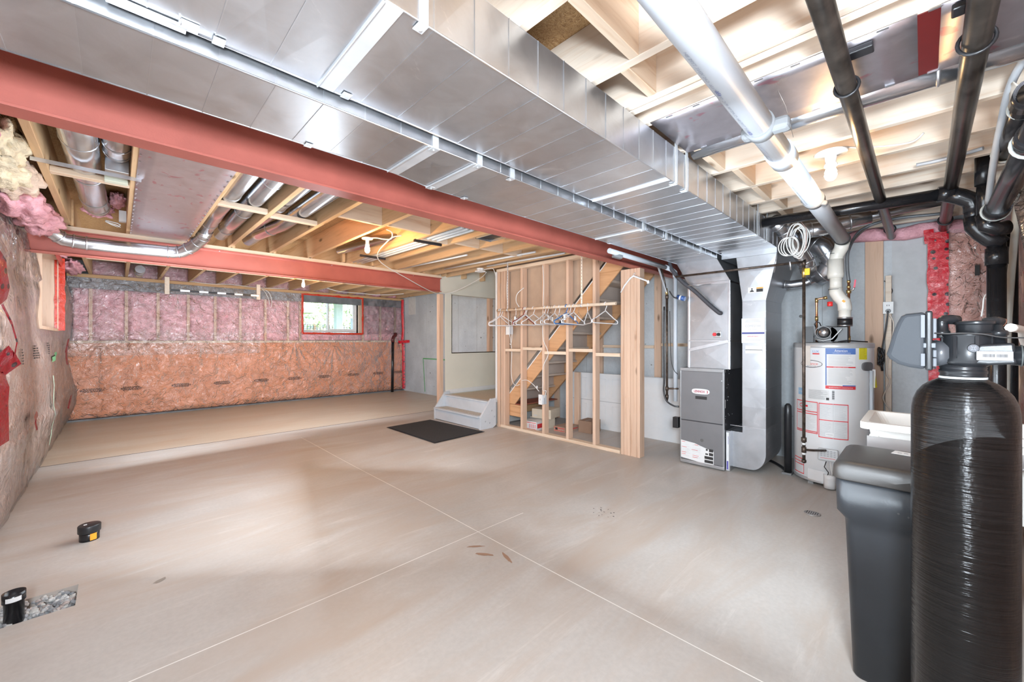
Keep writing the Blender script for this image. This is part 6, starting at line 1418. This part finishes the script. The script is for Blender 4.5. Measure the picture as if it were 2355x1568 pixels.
b = B(); b.obox((1.6485, -.089, 1.222), (1.6485, -.099, 1.234), .0016, .001, (1, 0, 0)); b.obox((1.6485, -.099, 1.222), (1.6485, -.089, 1.234), .0016, .001, (1, 0, 0)); b.out('disc_mark', HLG, dsk)
cable([(1.65, -.022, 1.270), (1.64, -.045, 1.268), (1.64, -.075, 1.269), (1.64, -.11, 1.266), (1.65, -.14, 1.258), (1.66, -.17, 1.256), (1.68, -.25, 1.255)], .0018, INK, 'thin black lead running right across the softener head', 'wire')
# ================================================================ OUTSIDE THE BACK WINDOW
gr = struct(B().box(-30, 40, 9.6, 60, 1.0, 1.12).out('ground', plain('lawn', (.16, .26, .09), .9, 0, .4, 3, .5, 40)))
LEAF = plain('hedge_leaves', (.42, .52, .33), .8, 0, .5, 5, .8, 20); LEAFP = plain('blossom', (.70, .66, .60), .8, 0, .25, 6, .8, 20)
def bush(c, r, mat, label, seed):
    t = thing('bush', (c[0], c[1], 1.12), label, 'bush', 'bushes beyond the black fence'); b = B(); rr = random.Random(seed)
    for k in range(900):
        a, e = rr.uniform(0, 2*PI), math.acos(rr.uniform(-.2, 1)); q = rr.uniform(.75, 1.0)
        p = Vector((c[0]+r[0]*q*math.sin(e)*math.cos(a), c[1]+r[1]*q*math.sin(e)*math.sin(a), c[2]+r[2]*q*math.cos(e)))
        d1 = Vector((rr.uniform(-1, 1), rr.uniform(-1, 1), rr.uniform(-1, 1))).normalized()*.16; d2 = Vector((rr.uniform(-1, 1), rr.uniform(-1, 1), rr.uniform(-1, 1))).normalized()*.1
        b.quad(p-d1, p+d2, p+d1, p-d2)
    tag(b.out('leaves', mat, t), kind='stuff')
    B().tube([(c[0], c[1], 1.1), (c[0], c[1], c[2])], .08, 6).out('trunk', plain('bark', (.2, .14, .1), .9), t)
bush((8.6, 26, 2.3), (2.6, 1.5, 1.5), LEAF, 'green bush left of centre beyond the fence', 1); bush((10.2, 27, 2.2), (1.9, 1.5, 2.2), LEAFP, 'pale blossoming bush beyond the fence, at the middle of the window', 2)
bush((12.0, 24, 2.6), (1.6, 1.2, 2.4), LEAF, 'green tree behind the white railing, at the right of the window', 3); bush((7.0, 30, 2.5), (2.2, 1.5, 1.0), LEAF, 'low green bush at the left of the window', 4)
hs_ = thing('house', (11, 34, 1.12), 'blue-grey neighbouring house with a pale roof edge, seen through the window', 'house')
B().box(11.2, 14.5, 34, 38, 1.12, 4.2).out('wall', plain('blue_siding', (.22, .30, .38), .7), hs_); B().box(11.0, 14.7, 33.7, 38.3, 4.2, 4.35).out('roof_edge', plain('pale_fascia', (.7, .75, .8), .6), hs_)
for (x0, x1, z0, z1) in ((11.1, 11.5, 2.6, 4.0), (12.0, 12.6, 3.0, 3.9), (13.0, 13.6, 3.0, 3.9)): B().box(x0, x1, 33.95, 34, z0, z1).out('window', plain('pale_glass', (.5, .58, .66), .2), hs_)
fc = thing('fence', (5.5, 14, 1.12), 'black metal mesh fence across the yard outside the window', 'fence')
FB = plain('fence_black', (.02, .03, .025), .5)
for z in (1.62, 1.68, 1.75): B().box(3, 9, 14.0, 14.02, z, z+.010).out('rail', FB, fc)
for k in range(60): B().box(3+k*.1, 3.010+k*.1, 14.0, 14.02, 1.12, 1.75).out('picket', FB, fc)
pv = thing('porch_post', (4.66, 12.1, 1.12), 'thick grey-green porch post outside the right window pane', 'post'); B().box(4.575, 4.75, 12, 12.2, 1.12, 2.62).out('post', plain('post_grey', (.38, .42, .40), .6), pv); B().box(4.55, 4.775, 11.97, 12.23, 1.12, 1.18).out('post_base', plain('post_grey', (.38, .42, .40), .6), pv)
rl = thing('porch_railing', (5.4, 12.1, 1.12), 'white porch railing with balusters right of the grey porch post', 'railing')
for x in (4.77, 4.94, 5.10, 4.45): B().box(x, x+.03, 12.1, 12.13, 1.12, 2.5).out('baluster', WHITE, rl)
B().box(4.77, 5.02, 12.08, 12.10, 1.86, 1.92).out('rail', WHITE, rl); B().box(5.02, 5.16, 12.08, 12.10, 1.93, 1.97).out('rail', WHITE, rl)
pc = thing('porch_ceiling', (5, 11, 2.6), 'grey-green underside of the porch roof at the top of the window', 'roof')
B().box(2.5, 7.5, 10.6, 13.4, 2.62, 2.72).out('soffit', plain('soffit_green', (.36, .44, .36), .7), pc); B().box(2.5, 7.5, 12.2, 12.35, 2.50, 2.62).out('beam', plain('beam_tan', (.55, .52, .42), .7), pc)
for k in range(12): B().box(3.3+k*.14, 3.36+k*.14, 13.3, 13.36, 2.44, 2.62).out('slat', WHITE, pc)
bx_ = thing('wall_cabinet', (4.4, 14, 2.2), 'tan box-like bay hanging at the upper left of the window view', 'box'); B().box(4.22, 4.64, 14.0, 14.5, 2.14, 2.46).out('box', plain('tan_siding', (.55, .50, .40), .7), bx_)
bn = thing('bench', (5.75, 11.9, 1.12), 'pale blue-grey seat outside the right window pane', 'bench'); B().box(5.03, 5.16, 11.9, 12.1, 1.12, 1.90).out('seat', plain('seat_blue', (.45, .5, .58), .6), bn)
print('meshes', len(bpy.data.meshes), 'tris', sum(len(m.polygons) for m in bpy.data.meshes)*2)
